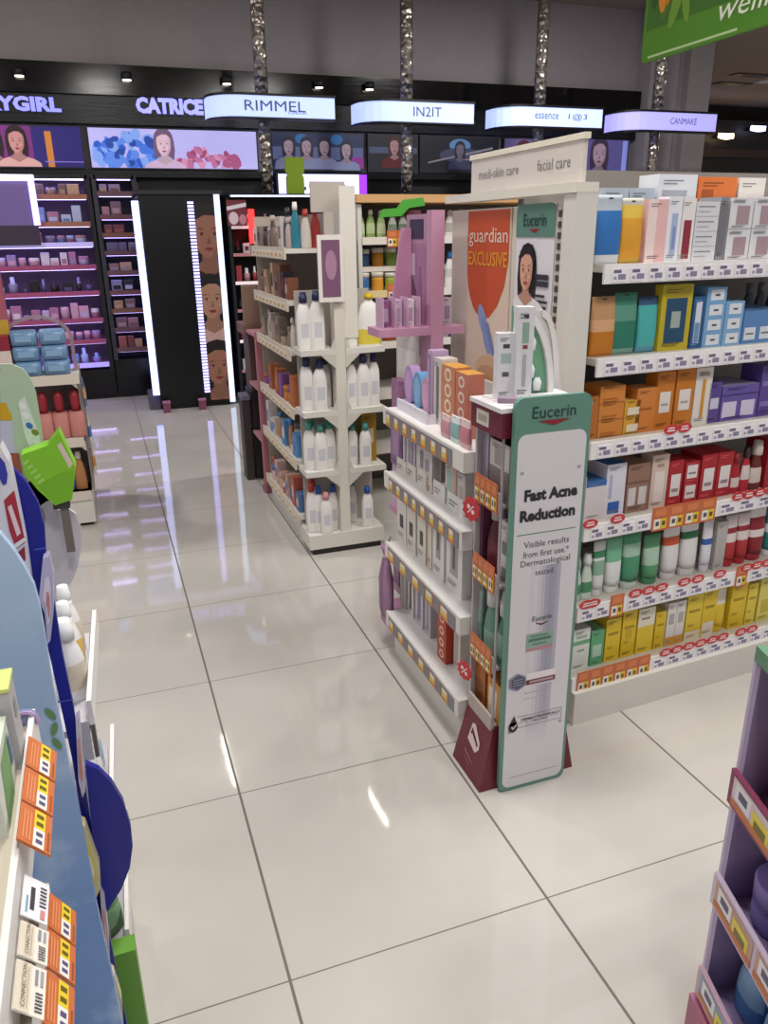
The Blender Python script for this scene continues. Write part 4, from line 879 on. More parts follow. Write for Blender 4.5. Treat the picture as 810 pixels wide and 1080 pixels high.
for lv, z in enumerate((.825,.525,.225)):
    for k in range(3):
        o, kind, dep = carton(pinks[(lv+k) % 5], [(.2,.2,.8,.6,pinks[(lv+k+2) % 5])], .06)(.034, .15-.01*k); place(o, (.722+.038*k, 1.255, z), 0)
        tag(o, 'mauve carton, %s from the aisle, %s shelf of the pink cross stand' % (ORD[k], ('second','third','lowest')[lv]), 'box', 'mauve cartons low on the pink stand')
# ------------------------------------------------ maroon tower with the tall printed board
MR = '#6b1a2e|r.35'
t = thing('display_tower', 'maroon based display tower of serums at the corner of the end rack', 'display', (0,0,0))
mb = MB()   # flared skirt
bl, bt = [(.612,.372),(.908,.378),(.900,.545),(.612,.545)], [(.655,.385),(.872,.385),(.872,.535),(.655,.535)]
n = len(mb.v); mb.v += [(x,y,0) for x,y in bl]+[(x,y,.185) for x,y in bt]
for i in range(4): j = (i+1) % 4; mb.face([n+i,n+j,n+4+j,n+4+i], MR)
mb.face([n+4,n+5,n+6,n+7], MR); mb.face([n+3,n+2,n+1,n], MR); mb.build('skirt', t)
# logo patch on the skirt (faces the aisle)
lo = MB(); 
def sk(u, v, off=.0012):  # u 0..1 along the skirt from far to near, v 0..1 up
    a = Vector((.612,.545,0)).lerp(Vector((.612,.372,0)), u); b = Vector((.655,.535,.185)).lerp(Vector((.655,.385,.185)), u); p = a.lerp(b, v); return (p.x-off, p.y, p.z+off*.3)
lo.quad([sk(.30,.50),(sk(.62,.42)),(sk(.72,.52)),(sk(.70,.62)),(sk(.45,.80)),(sk(.34,.78))], '#e3c9cc')
lo.quad([sk(.36,.62,.0018),sk(.64,.52,.0018),sk(.66,.57,.0018),sk(.38,.72,.0018)], '#4a1220'); lo.quad([sk(.40,.60,.0024),sk(.60,.53,.0024),sk(.61,.55,.0024),sk(.41,.64,.0024)], '#e9d6d8')
lo.quad([sk(.30,.30),sk(.62,.22),sk(.62,.26),sk(.30,.35)], '#9a5a6a'); lo.quad([sk(.34,.22),sk(.58,.16),sk(.58,.19),sk(.34,.26)], '#8a4658'); lo.build('logo', t)
MB().box(.655,.528,.186,.872,.536,1.0,'#bcb2b4').build('back_panel', t)
MB().box(.866,.386,.186,.872,.5275,1.0,'#c9bfc0').build('side_panel', t)
MB().box(.652,.386,.186,.656,.394,1.0,'#a9a2a8|r.2').build('side_panel', t)
MB().box(.640,.376,.985,.876,.536,1.045,MR).build('header', t)
tp = MB().box(.636,.374,1.0455,.878,.538,1.056,'#e9e5e6|r.3').build('top', t)
l2 = MB()
for k in range(5): l2.quad([(.66+.0*k,.52-.028*k,1.0565),(.78,.50-.028*k,1.0565),(.78,.494-.028*k,1.0565),(.66,.514-.028*k,1.0565)], '#b4adb4')
l2.build('print', tp)
lb = MB(); lb.quad([(.6394,.505,.998),(.6394,.44,.998),(.6394,.44,1.034),(.6394,.505,1.034)], '#d9cfc4'); lb.quad([(.6390,.495,1.008),(.6390,.45,1.008),(.6390,.45,1.024),(.6390,.495,1.024)], '#a8a094'); lb.build('label', t)
T1 = Frame(.650, .528, -90); TLEV = [.815, .600, .365, .190]
for k, z in enumerate(TLEV):
    s = MB().box(.6565,.394,z-.008,.865,.527,z,'#b9aeb0').build('shelf', t)
    r = MB(); r.box(.649,.392,z-.014,.6560,.527,z+.03,'#cfc4bc|r.2|t.25'); r.build('shelf_lip', s)
    if k < 3: price_tags(Frame(.6485,.527,-90),.01,.13,z-.010,4,s,'promo',rail_v=-.0005)
TW = ' of the maroon display tower'
row(T1, TLEV[0], [
 (carton('#b3aab8',[(.2,.1,.8,.7,'#9c92a6')],.05), 500, 514, 84, 'tall lilac grey carton'),
 (carton('#d9d2cc',[(.25,.6,.75,.9,'#a8a29e'),(0,0,1,.55,'#8f8682')],.06,'#4a3a3c'), 515, 536, 60, 'grey and white carton'),
 ], 'on top shelf'+TW, v=.02)
row(T1, TLEV[1], [
 (carton('#6a3a52',[(.3,.1,.7,.8,'#9a7a90')],.04), 500, 508, 70, 'thin plum carton'),
 (bottle('#5a1a28','#b9b0b4','#6f2636',(.1,.6),.04,.42,.3), 509, 524, 84, 'dark red serum bottle with silver cap'),
 (carton('#e2dcdc',[(.2,.1,.8,.3,'#8a8a8e'),(.2,.5,.8,.7,'#7f8a86')],.05), 526, 536, 66, 'white carton beside the red bottle'),
 ], 'on second shelf'+TW, v=.02)
row(T1, TLEV[2], [
 (pouch([(0,.3,'#8fb0a8'),(.3,.7,'#a9c2bc'),(.7,1,'#7f9a94')],.02), 496, 505, 80, 'pale teal sachet'),
 (bottle('#6f9a8a','#e6e6e4','#9cc0ae',(.1,.5),.04,.5,.35), 506, 518, 78, 'green serum bottle with white cap'),
 (bottle('#4a7a70','#dfe2de','#8ab09e',(.2,.6),.04,.5,.3), 519, 534, 78, 'dark teal serum bottle'),
 ], 'on third shelf'+TW, v=.02)
row(T1, TLEV[3], [
 (carton('#b0682a',[(.2,.1,.8,.6,'#8a4a18')],.05,'#d08a42'), 496, 511, 42, 'brown orange carton'),
 (carton('#e2a04a',[(.1,.1,.6,.8,'#ece2d2')],.05,'#dca050'), 513, 530, 40, 'white and orange carton'),
 ], 'on lowest shelf'+TW, v=.02)
# ---- the tall board
bx0, bx1 = .661, .862; bw = bx1-bx0; bh = 1.082
t = thing('standing_board', 'tall white advertising board with green rounded top standing before the maroon tower', 'sign', ((bx0+bx1)/2, .352, 0))
MB().slab(rrect(-bw/2,0,bw/2,bh,.022,6), 0, .014, '#648f80|r.35').build('board', t)
pm = MB(); hw = bw/2-.009
pm.slab(rrect(-hw,.012,hw,bh-.085,.022,6), -.0012, -.0001, '#dcd9dc|r.35')
pm.poly([(-.045,bh-.0555),(.045,bh-.0555),(.035,bh-.058),(.0,bh-.068),(-.035,bh-.058)], -.0022, '#8f1a2a')
pm.rect(-hw+.008,.748,hw-.012,.7505,-.0016,'#5f8a7a'); pm.rect(-.07,.042,.075,.0435,-.0016,'#8f6f78')
for x in (-hw+.014, hw-.016):
    for z in (.905,.19): pm.ell(x,z,.0055,.0045,-.0018,'#a9a6ac',10)
# printed grey bottle: vertical bands
gz = ['#d6d4da','#d9d7dc','#cfcdd4','#bfbec9','#aaa9b7','#9f9fae','#a4a4b3','#b2b2be']
for k, c in enumerate(gz): pm.rect(-.038+.0105*k, .345, -.038+.0105*(k+1), .66, -.0016, c)
for k, c in enumerate(['#d9d7dc','#d0ced6','#c2c1cb','#b4b3bf','#adadba','#b9b8c4']): pm.rect(-.028+.0115*k,.22,-.028+.0115*(k+1),.32,-.0016,c)
for k in range(6): pm.rect(-.03+.001*k,.205-.012*k+.0,.038-.001*k,.217-.012*k,-.0015,['#c6c4ce','#cbc9d2','#d0ced5','#d4d2d8','#d7d5da','#d9d6db'][k])
pm.rect(-.042,.435,.036,.475,-.002,'#8fae9c'); pm.rect(-.042,.424,.036,.434,-.002,'#b98a90')
pm.rect(-.036,.452,.030,.460,-.0024,'#4f7a68'); pm.rect(-.030,.464,.022,.469,-.0024,'#5f8a76'); pm.rect(-.024,.441,.018,.446,-.0024,'#5f8a76')
pm.rect(-.036,.338,.05,.36,-.0024,'#ece6e6'); pm.rect(-.036,.326,.05,.3405,-.0026,'#6a2434'); pm.rect(-.026,.330,.044,.337,-.003,'#b89aa0')
pm.poly([(-.062+.028*math.cos(a), .34+.026*math.sin(a)) for a in [math.pi/6+i*math.pi/3 for i in range(6)]], -.003, '#85859a'); pm.poly([(-.060+.022*math.cos(a), .34+.021*math.sin(a)) for a in [math.pi/6+i*math.pi/3 for i in range(6)]], -.0034, '#54546c')
for k in range(3): pm.rect(-.074,.331+.008*k,-.046,.3335+.008*k,-.0037,'#9a9ab0')
pm.rect(-.04,.30,.034,.302,-.0018,'#a9a7b2'); pm.rect(-.044,.283,.034,.2845,-.0018,'#b4b2bc')
pm.poly([(-.018,.505),(.0,.500),(.018,.505),(.016,.5015),(.0,.495),(-.016,.5015)], -.0024, '#6a2430')
# droplet mark and framed caption
pm.ell(-.068,.205,.014,.016,-.003,'#24242c',16); pm.poly([(-.081,.21),(-.055,.21),(-.066,.24)],-.003,'#24242c'); pm.poly([(-.074,.205),(-.071,.209),(-.068,.203),(-.059,.214),(-.057,.211),(-.068,.198)],-.0034,'#dcd9dc')
for a in (.199,.232): pm.rect(-.055,a,.078,a+.0012,-.0018,'#4a4a54')
for a in (-.053, ): pm.rect(-.05,.213,-.022,.214,-.0018,'#5a5a64')
pm.rect(.042,.213,.07,.214,-.0018,'#5a5a64'); pm.rect(.0768,.199,.078,.232,-.0018,'#4a4a54')
for q, (a, b) in enumerate(((-hw,.0), (0,hw))): pass
pr_ = pm.build('print', t)
lettering('Eucerin', .0, bh-.036, .115, .028, -.0006, '#1f4038', t, bold=.006)
lettering('Fast Acne', .004, .848, .145, .030, -.0018, '#26262e', t, bold=.05, name='headline')
lettering('Reduction', -.002, .797, .152, .030, -.0018, '#26262e', t, bold=.05, name='headline')
for k, s_ in enumerate(('Visible results','from first use.*','Dermatological','tested.')): lettering(s_, 0, .722-.0258*k, (.125,.127,.138,.055)[k], (.016,.017,.020,.015)[k], -.0018, '#55555c', t, name='caption')
lettering('Eucerin', 0, .517, .056, .014, -.0026, '#3a3a44', t); lettering('DERMATOLOGICALLY', .015, .222, .118, .0075, -.0018, '#2a2a32', t, name='caption', bold=.02); lettering('TESTED', .012, .2115, .05, .006, -.0018, '#4a4a52', t, name='caption')
MB().slab([(-.09,0),(-.02,0),(-.02,.05),(-.09,.05)],.0145,.019,'#7a2338').build('foot', t)
# ---- green arc stand and cartons on the tower top
t = thing('arc_stand', 'green half round display stand on the tower top, with small white models', 'display', (.768, .49, 1.0568))
P = [(-.05,0)]+[(-.05+.115*math.cos(a), .0+.215*math.sin(a)) for a in [i*math.pi/2/10 for i in range(11)]]
MB().slab(P,-.004,.004,'#6fa080|r.4').build('arc_panel', t)
mb = MB(); o1 = [(-.05+.115*math.cos(a), .217*math.sin(a)) for a in [i*math.pi/2/14 for i in range(15)]]; o2 = [(-.05+.100*math.cos(a), .20*math.sin(a)) for a in [i*math.pi/2/14 for i in range(15)]]
mb.slab(o1+o2[::-1],-.014,-.0045,'#e3e0de').build('arc_rim', t); MB().box(-.05,-.035,0,.066,-.0145,.006,'#e6e2e2').build('base', t)
for x, z in ((.0,.11),(.0,.045),(.02,.012)): MB().loft([(z,.010,.005),(z+.02,.012,.006),(z+.032,.006,.004)], lambda a,b: '#e9eef0', 10, x, -.0095).build('model', t)
for k, (x, y, h, c, d_) in enumerate(((.734,.462,.215,[(.3,.62,.7,.84,'#8fae9c'),(.35,.88,.65,.93,'#33303a'),(.35,.56,.65,.6,'#8f3a48'),(.4,.15,.6,.5,'#b4aeb4')],'tall white carton with green window'),(.698,.486,.155,[(.2,.55,.8,.7,'#a9b9b4'),(.3,.35,.7,.42,'#55555f'),(.3,.78,.7,.84,'#44444c')],'shorter white carton with grey print'))):
    o, kd, dp = carton('#dfdde0', c, .034)(.040, h); place(o, (x, y, 1.0568), math.radians(-12)); tag(o, d_+' standing on the tower top before the green arc', 'box', 'cartons on the tower top')
t = thing('white_arch', 'white curved arch board standing behind the green arc stand', 'display', (.875, .57, 1.0)); 
mb = MB(); o1 = [(-.03+.062*math.cos(a), .25*math.sin(a)) for a in [i*math.pi/2/12 for i in range(13)]]; o2 = [(-.03+.045*math.cos(a), .232*math.sin(a)) for a in [i*math.pi/2/12 for i in range(13)]]
mb.slab([(-.06,0)]+o1+[(-.06,.25)],0,.006,'#d9d2d0').build('panel', t); MB().slab(o1+o2[::-1],-.006,-.0005,'#e6e1de').build('rim', t); MB().box(-.05,-.012,-.0945,.03,.03,-.0005,'#cfc9c6').build('riser', t)
o = thing('tester_pen', 'small mauve tester lying on the white tower top', 'bottle', (.69,.43,1.0568), math.radians(-35)); MB().cbox(-.03,-.009,0,.018,.009,.014,'#8f7a8e',.003).build('body', o); MB().cbox(.0185,-.008,.001,.034,.008,.013,'#6f5a6e',.003).build('cap', o)
# ================================================================== SECOND RACK (white, navy capped bottles), front y = 2.13
Y2 = 2.13
t = thing('white_end_rack', 'white end rack of lotion bottles with a central post beside the aisle', 'shelving', (0,0,0))
MB().box(.60,Y2,.03,.97,2.30,.10,CR).box(.615,Y2+.01,.0,.955,2.29,.03,'#2a2624').build('base', t)
MB().box(.757,Y2+.005,.10,.803,2.20,1.40,'#dcd6ca|r.4').build('post', t)
MB().box(.622,2.285,.10,.965,2.30,1.2,'#b8b0a8').build('back_panel', t)
MB().box(.803,Y2+.03,1.0,.872,Y2+.05,1.62,'#e2dcd2').build('header_panel', t)
Z2 = [.960, .688, .410]
for k, z in enumerate(Z2):
    s = MB().box(.60,Y2,z-.025,.756,2.284,z,CR).box(.804,Y2,z-.025,.985,2.284,z,CR).build('shelf', t)
    MB().slab([(.757,z-.0255),(.690,z-.0255),(.757,z-.085)],Y2,Y2+.02,CR2).build('bracket', s); MB().slab([(.803,z-.0255),(.870,z-.0255),(.803,z-.085)],Y2,Y2+.02,CR2).build('bracket', s)
    MB().slab([(.757,z),(.735,z),(.757,z+.05)],Y2,Y2+.01,CR2).slab([(.803,z),(.825,z),(.803,z+.05)],Y2,Y2+.01,CR2).build('bracket', s)
R2 = Frame(0, Y2, 0)
def pic(mb): return mb
o = thing('framed_card', 'white framed card with mauve picture on the post of the white end rack', 'sign', (.745, Y2-.015, 1.16)); MB().box(-.055,0,0,.055,.012,.27,'#e6e0da').build('frame', o); MB().rect(-.040,.02,.040,.25,-.0008,'#7a5470').ell(0,.15,.025,.06,-.0012,'#a87f98').build('picture', o); MB().box(-.02,.0125,.05,.02,.0199,.2,'#ddd').build('clip', o)
o = thing('topper_card', 'grey cream card standing on top of the white end rack', 'sign', (.775, Y2+.10, 1.40)); MB().box(-.075,0,.12,.075,.012,.24,'#b9afa6').build('card', o); MB().box(-.02,-.004,.0,.02,.016,.12,'#c9c0b6').build('stem', o)
nav = ('#1e2350','#efece6'); tea = ('#3f8f84','#eceae6'); blu_ = ('#1f4f9a','#eae8e6')
def lot(cap, lab='#cdced4', body='#ebe8e4'): return lotion_bottle(body, cap, lab)
def lotion(shelf, name, cap, capn, Lp, Rp):
    wl = '%s, white end rack' % shelf
    for side, pos in (('aisle side', Lp), ('far side', Rp)):
        for k, (x, v, w, h, c2, nm) in enumerate(pos):
            fn = lot(c2 or cap); o, kd, dp = fn(w*1.12, h); place(o, (x, Y2+v, Z2[shelf_i[shelf]] if shelf in shelf_i else .10), 0)
            tag(o, '%s, %s, %s' % (nm, side, wl), 'bottle', 'white lotion bottles on the white end rack')
shelf_i = {'top shelf': 0, 'second shelf': 1, 'third shelf': 2}
lotion('top shelf', '', nav[0], 'navy', [(.634,.055,.058,.235,None,'navy capped bottle at front edge'),(.690,.045,.060,.245,None,'navy capped bottle by the post'),(.650,.12,.055,.235,None,'navy capped bottle in back row')],
       [(.845,.05,.05,.24,None,'slim navy capped bottle by the post')])
o, kd, dp = bottle('#ece9e4','#d9b820','#d9c64a',(.06,.3),.06,.3,.08)(.115,.225); place(o, (.932,Y2+.06,Z2[0]), 0); tag(o, 'wide white bottle with yellow flower label on top shelf of the white end rack', 'bottle')
lotion('second shelf', '', nav[0], 'navy', [(.634,.055,.055,.235,None,'navy capped bottle at front edge'),(.690,.040,.058,.225,None,'navy capped bottle by the post'),(.730,.10,.05,.23,None,'navy capped bottle behind the post'),(.65,.12,.055,.235,None,'navy capped bottle in back row')],
       [(.838,.05,.05,.235,None,'navy capped bottle by the post'),(.895,.045,.056,.235,None,'navy capped bottle in the middle'),(.95,.06,.05,.235,None,'navy capped bottle at the outer end')])
lotion('third shelf', '', tea[0], 'teal', [(.634,.060,.052,.225,None,'teal capped bottle at front edge'),(.682,.040,.055,.215,None,'teal capped bottle in the middle'),(.728,.055,.052,.222,None,'teal capped bottle by the post'),(.66,.12,.05,.225,None,'teal capped bottle in back row')],
       [(.840,.06,.048,.20,None,'teal capped bottle by the post'),(.896,.04,.052,.20,None,'teal capped bottle in the middle')])
o, kd, dp = carton('#a9812a',[(.2,.4,.8,.7,'#d9cfb8')],.06)(.07,.23); place(o, (.93,Y2+.11,Z2[2]), 0); tag(o, 'brown gold carton behind teal capped bottles on third shelf of white rack', 'box')
shelf_i['floor shelf'] = 3; Z2.append(.101)
lotion('floor shelf', '', blu_[0], 'blue', [(.632,.06,.05,.24,'#a82a30','red capped bottle at front edge'),(.655,.135,.05,.24,'#a82a30','red capped bottle in back row'),(.665,.055,.045,.225,None,'blue capped bottle in the middle'),(.690,.022,.05,.20,'#c98a8c','pink capped bottle in front'),(.733,.055,.045,.225,None,'blue capped bottle by the post')],
       [(.846,.12,.045,.225,None,'blue capped bottle in back row'),(.900,.04,.05,.20,None,'blue capped bottle in front')])
# ---- aisle face of that rack
t = thing('cosmetics_rack', 'cream rack of small cosmetics facing the aisle behind the white lotion rack', 'shelving', (0,0,0))
MB().box(.80,2.31,.0,.82,3.09,1.52,'#8f867e').build('back_panel', t); MB().box(.62,2.32,0,.7995,3.08,.10,CR).build('base', t)
L3 = [1.375,1.155,.935,.665,.42,.14]; E3 = Frame(.60, 3.08, -90)
for k, z in enumerate(L3):
    s = MB().box(.60,2.31,z-.02,.7995,3.09,z,CR).build('shelf', t); MB().box(.592,2.31,z-.045,.5995,3.09,z+.006,'#d9cdb9').build('price_rail', s)
    price_tags(E3,.04,.74,z-.04,8,s,'small',rail_v=-.0085)
MB().box(.62,3.0905,.0,.80,3.10,1.52,'#b8aca0').build('side_panel', t)
R = random.Random(11)
pal3 = [['#8f7a6f','#d9cfc6','#3a3236','#b9a6a0'],['#2f2a2c','#7a4a34','#c9a88a','#8a6a5a'],['#9a8a7c','#cbbfb4','#6a5a54','#b09a8a'],['#c9823a','#d9a25a','#b86a3a','#8a5a9a'],['#3f7ab8','#5a94cc','#c98a5a','#e0d8d4'],['#c96a5a','#e0c0b8','#5a7ab0','#d9b0a0']]
for k, z in enumerate(L3):
    y = 2.36; n = 0
    while y < 3.04:
        w = R.uniform(.05,.075); h = R.uniform(.09,.16); c = R.choice(pal3[k]); c2 = R.choice(pal3[k])
        if R.random() < .5: (o, kd, dp), ds, ct = carton(c, [(.15,.3,.85,.7,c2)], .05)(w, h), 'carton', 'box'
        else: (o, kd, dp), ds, ct = (bottle(c, c2, None, (.2,.5))(w*.8, h) if R.random() < .6 else jar(c, c2)(w*.9, h*.55)) + (None,)[:0], 'container', 'container'
        place(o, (.635, y+w/2, z), math.radians(-90)); n += 1
        tag(o, 'small %s, %s from the white lotion rack, %s shelf of aisle cosmetics rack' % (ds, ORD[n-1] if n <= 10 else 'eleventh' if n == 11 else 'twelfth', ('top','second','third','fourth','fifth','bottom')[k]), ct, 'cosmetics on the aisle rack')
        y += w+R.uniform(.01,.03)
row(R2, 1.40, [], '')
for k, (x, y, w, h, c, c2, ds) in enumerate(((.64,2.40,.045,.17,'#3a4a5a','#2a2a30','slate bottle'),(.66,2.34,.045,.19,'#2f7f96','#e6e0dc','teal bottle'),(.70,2.32,.05,.16,'#d9cfc4','#b9442f','cream bottle with red cap'),(.745,2.325,.05,.17,'#b9443f','#a8322f','red bottle'))):
    o, kd, dp = bottle(c, c2, None, (.2,.5))(w, h); place(o, (x, y+.02, 1.3755), math.radians(-40)); tag(o, ds+' at the near end on top of the aisle cosmetics rack', 'bottle', 'bottles on top of the aisle rack')
# ---- pink and brown racks farther along
t = thing('pink_rack', 'pink sided display rack standing beyond the aisle cosmetics rack', 'shelving', (.66, 3.14, 0))
MB().cbox(-.07,0,.0,.07,.02,.93,'#b0707e|r.5',.004).build('side_panel', t); MB().box(-.07,.0205,0,.07,.06,.04,'#5a3a44').build('base', t); MB().box(.05,.0205,.04,.07,.30,.93,'#a06a78').build('back_panel', t)
for z in (.3,.6,.9): MB().box(-.065,.0205,z,.049,.3,z+.015,'#c08a96').build('shelf', t)
t = thing('brown_counter', 'brown counter top rack with a black base beyond the pink rack', 'counter', (.66, 3.45, 0))
MB().cbox(-.06,0,.0,.25,.20,.55,'#2b2626',.005).build('base', t); MB().cbox(-.075,-.01,.88,.26,.24,.94,'#7a5c4c',.004).build('top', t); MB().box(-.05,.01,.5505,.24,.19,.8795,'#5f4a44').build('cabinet', t); MB().cbox(-.07,.0,.9405,.05,.03,1.16,'#8a6f60',.004).build('upright_panel', t)
for k, (z, c) in enumerate(((.56,'#5f6f94'),)): pass
for k, (x, y, z, c, c2, ds) in enumerate(((.58,3.30,0,'#5f6f8a','#b06a5a','blue grey bottle with rose cap'),)):
    o = thing('waste_bin', 'slim dark floor bin between the pink rack and brown counter', 'bin', (.565, 3.50, 0)); MB().cbox(-.025,-.06,0,.025,.06,.5,'#3a3434',.006).build('body', o); MB().cbox(-.028,-.064,.5005,.028,.064,.53,'#6a6a7c',.006).build('lid', o)
for k, (x, y, w, h, c, ds) in enumerate(((.63,3.52,.05,.12,'#2f2a2c','black bottle'),(.70,3.52,.05,.15,'#b9a090','beige bottle'),(.78,3.54,.05,.10,'#c9b6a8','pale bottle'))):
    o, kd, dp = bottle(c, '#2a2426', None)(w, h); place(o, (x, y, .9405), 0); tag(o, ds+' standing on the brown counter top', 'bottle', 'bottles on the brown counter')
# ---- haircare shelving behind (front y = 2.45)
G3 = Frame(.995, 2.45, 2)
t = thing('haircare_shelving', 'cream shelving of green and orange bottles behind the pink cross stand', 'shelving'); local(t, G3)
MB().box(.0,.37,0,1.9,.40,1.60,'#6f6a62').build('back_panel', t); MB().box(0,0,0,1.9,.36,.12,CR).build('base', t)
MB().box(-.03,-.02,1.565,1.9,.36,1.60,'#d9a873|r.5').build('top_strip', t); MB().box(-.02,.0,.12,-.0005,.36,1.56,CR).build('side_panel', t)
H3 = [1.412,1.278,1.172,.93,.68,.4]
for k, z in enumerate(H3):
    s = MB().box(0,(.0,.08,0)[min(k,2)] if k < 3 else 0,z-.014,1.9,.36,z,CR).build('shelf', t)
    mb = MB(); y = .08 if k == 1 else 0
    mb.box(0,y-.008,z-(.03 if k != 1 else .02),.28,y-.0005,z+.004,'#e6ddd2' if k != 2 else '#e6d29a'); mb.box(.3,y-.008,z-(.03 if k != 1 else .02),1.9,y-.0005,z+.004,'#e8e4e0'); mb.build('price_rail', s)
    if k in (0,2): price_tags(FL,.12,.28,z-.03,3,s,'promo',rail_v=(y-.0085))
row(G3, H3[0], [
 (bottle('#9cb87a','#d9d4c4','#c4d0a4',(.15,.6)), 376, 386, 30, 'pale green bottle beside the white panel'),
 (bottle('#8fae62','#d6d2c2','#bccb9a',(.15,.6)), 387, 397, 30, 'leaf green bottle'),
 (bottle('#a6c07a','#e0dccc','#c9d4aa',(.15,.6)), 398, 408, 29, 'light green bottle'),
 (bottle('#dcdcd0','#4f9a4a','#8fa08a',(.2,.6)), 410, 420, 27, 'white bottle with green cap'),
 (bottle('#cfd4c8','#4f9a4a','#7f907a',(.2,.6)), 421, 431, 27, 'grey white bottle with green cap'),
 (carton('#c08098',[(.2,.2,.8,.7,'#a8667f')],.05), 432, 444, 28, 'dusty pink carton'),
 (bottle('#d9d4cc','#b9b4ac','#a9a49c',(.2,.6)), 470, 481, 28, 'cream bottle beyond the pink post'),
 (bottle('#e0dad0','#c9c2b6','#b4aca0',(.2,.6)), 482, 493, 28, 'off white bottle beside the orange poster'),
 ], 'on top shelf of haircare shelving', v=.04)
row(G3, H3[1], [
 (jar('#3f6a9a','#dcd8d0',.25), 379, 392, 19, 'blue tub'), (jar('#d9922f','#e0d8c8',.25), 394, 407, 20, 'orange tub'), (jar('#8fae4a','#e0dccc',.25), 408, 421, 20, 'green tub'),
 ], 'on the narrow second shelf of haircare shelving', v=.1)
row(G3, H3[2], [
 (jar('#3a6aa0','#dcd8d0',.25), 379, 392, 19, 'blue tub'), (jar('#d9962f','#e0d8c8',.25), 394, 407, 19, 'orange tub'), (jar('#9aae3a','#e0dccc',.25), 408, 419, 18, 'yellow green tub'), (jar('#4f9a4a','#dfe0d0',.25), 420, 429, 18, 'bright green tub'),
 (bottle('#e3e0da','#2f6fb0','#c9c4c0',(.3,.6)), 470, 480, 38, 'white bottle with blue cap'), (bottle('#e3ddd0','#d9b830','#cfc4a8',(.3,.6)), 482, 493, 38, 'white bottle with yellow cap'),
 ], 'on third shelf of haircare shelving', v=.03)
row(G3, H3[3], [
 (bottle('#7a2424','#5a1a1c',None,(.3,.6)), 386, 400, 36, 'dark red bottle'), (bottle('#8a3c1c','#4a2218',None,(.3,.6)), 405, 420, 38, 'amber bottle'), (bottle('#c9b8cc','#a890b0',None,(.3,.6)), 424, 436, 36, 'lilac bottle'),
 (bottle('#3a3f6a','#e0dcd8','#8a8ab0',(.3,.6)), 474, 483, 40, 'indigo bottle'), (bottle('#d9c43a','#e0dcd0',None,(.3,.6)), 484, 493, 36, 'yellow bottle'),
 ], 'on fourth shelf of haircare shelving', v=.03)
row(G3, H3[4], [(jar('#b03a3a','#e6dcd8',.3), 440, 452, 20, 'red tub with white lid'), (bottle('#6a6460','#c9c4c0',None), 474, 492, 28, 'grey bottle')], 'on fifth shelf of haircare shelving', v=.03)
o = thing('leaf_topper', 'bright green leaf shaped card hanging over the haircare top shelf', 'sign', (1.18, 2.40, 1.50)); MB().slab([(-.12,.0),(-.10,.035),(-.03,.04),(.0,.075),(.10,.085),(.11,.05),(.03,.04),(-.01,.005)],0,.008,'#4fa83a').build('card', o); MB().box(-.005,.0085,.02,.005,.03,.066,'#ddd').build('clip', o)
# ================================================================== PURPLE RACK, near right
P1 = Frame(.652, -.42, -107)
LV = '#a592b8|r.4'
t = thing('purple_rack', 'lilac display rack of body care tubs at the near right, pink base', 'shelving'); local(t, P1)
PL = .55
MB().box(-.012,.0,.17,.0,.34,.83,LV).build('side_panel', t)
MB().box(-.02,.0,.17,-.0125,.03,.835,'#c3b4cf|r.3').build('edge_trim', t)
MB().box(.0005,.30,.17,PL,.32,.83,'#8a78a4').build('back_panel', t)
MB().box(-.012,-.02,.0,PL,.32,.165,'#a8627a|r.5').build('base', t)
MB().box(-.014,-.004,.8355,PL,.34,.86,'#5f8a6a|r.4').build('header', t)
PZ = [.60, .395, .19]
for k, z in enumerate(PZ):
    s = MB().box(.001,.0,z-.012,PL,.299,z,LV).build('shelf', t)
    MB().box(-.004,-.016,z-.01,PL,-.0085,z+.052,('#8a3a5a','#c9b8cc|r.2','#c4a4b4|r.2')[k]).build('shelf_lip', s)
    mb = MB()
    for q in range(4):
        a = .008+.13*q; mb.rect(a,z-.004,a+.12,z+.046,-.0166,('#d9c8d0','#c49a86','#8fa0b8')[k]); mb.rect(a+.01,z+.012,a+.055,z+.042,-.0170,'#e9e4e8'); mb.rect(a+.06,z+.0,a+.108,z+.034,-.0170,'#e6d24a'); mb.rect(a,z-.004,a+.12,z+.008,-.0172,'#c8703a'); mb.rect(a+.02,z+.02,a+.045,z+.034,-.0174,'#5a5670'); mb.rect(a+.068,z+.008,a+.1,z+.022,-.0174,'#7a6a20')
    mb.build('price_strip', s)
def put(F, fn, u, v, z, w, h, lab, cat, grp):
    o, kd, dp = fn(w, h); place(o, F.p(u, v, z), F.a); tag(o, lab, cat, grp); return o
for k in range(4): put(P1, jar('#8f3046','#a83a50',.25,'#c9a0a8'), .055+.10*k, .06, PZ[0], .085, .10, ('wine red tub at the far end of the upper purple rack shelf','wine red tub, second along the upper purple rack shelf','wine red tub, third along the upper purple rack shelf','wine red tub nearest the viewer on the upper purple rack shelf')[k], 'tub', 'wine red tubs on the purple rack')
for k in range(4): put(P1, jar('#7f72b8','#9a8ccc',.45,'#8f84c4'), .06+.105*k, .07, PZ[1], .10, .085, ('purple tub at the far end of the middle purple rack shelf','purple tub, second along the middle purple rack shelf','purple tub, third along the middle purple rack shelf','purple tub nearest the viewer on the middle purple rack shelf')[k], 'tub', 'purple tubs on the purple rack')
for k in range(4): put(P1, bottle('#4a82c0','#2a4f8f','#8fb4d9',(.3,.75),.055,.5,.18), .05+.085*k, .06, PZ[2], .075, .15, ('blue bottle at the far end of the lowest purple rack shelf','blue bottle, second along the lowest purple rack shelf','blue bottle, third along the lowest purple rack shelf','blue bottle nearest the viewer on the lowest purple rack shelf')[k], 'bottle', 'blue bottles on the purple rack')
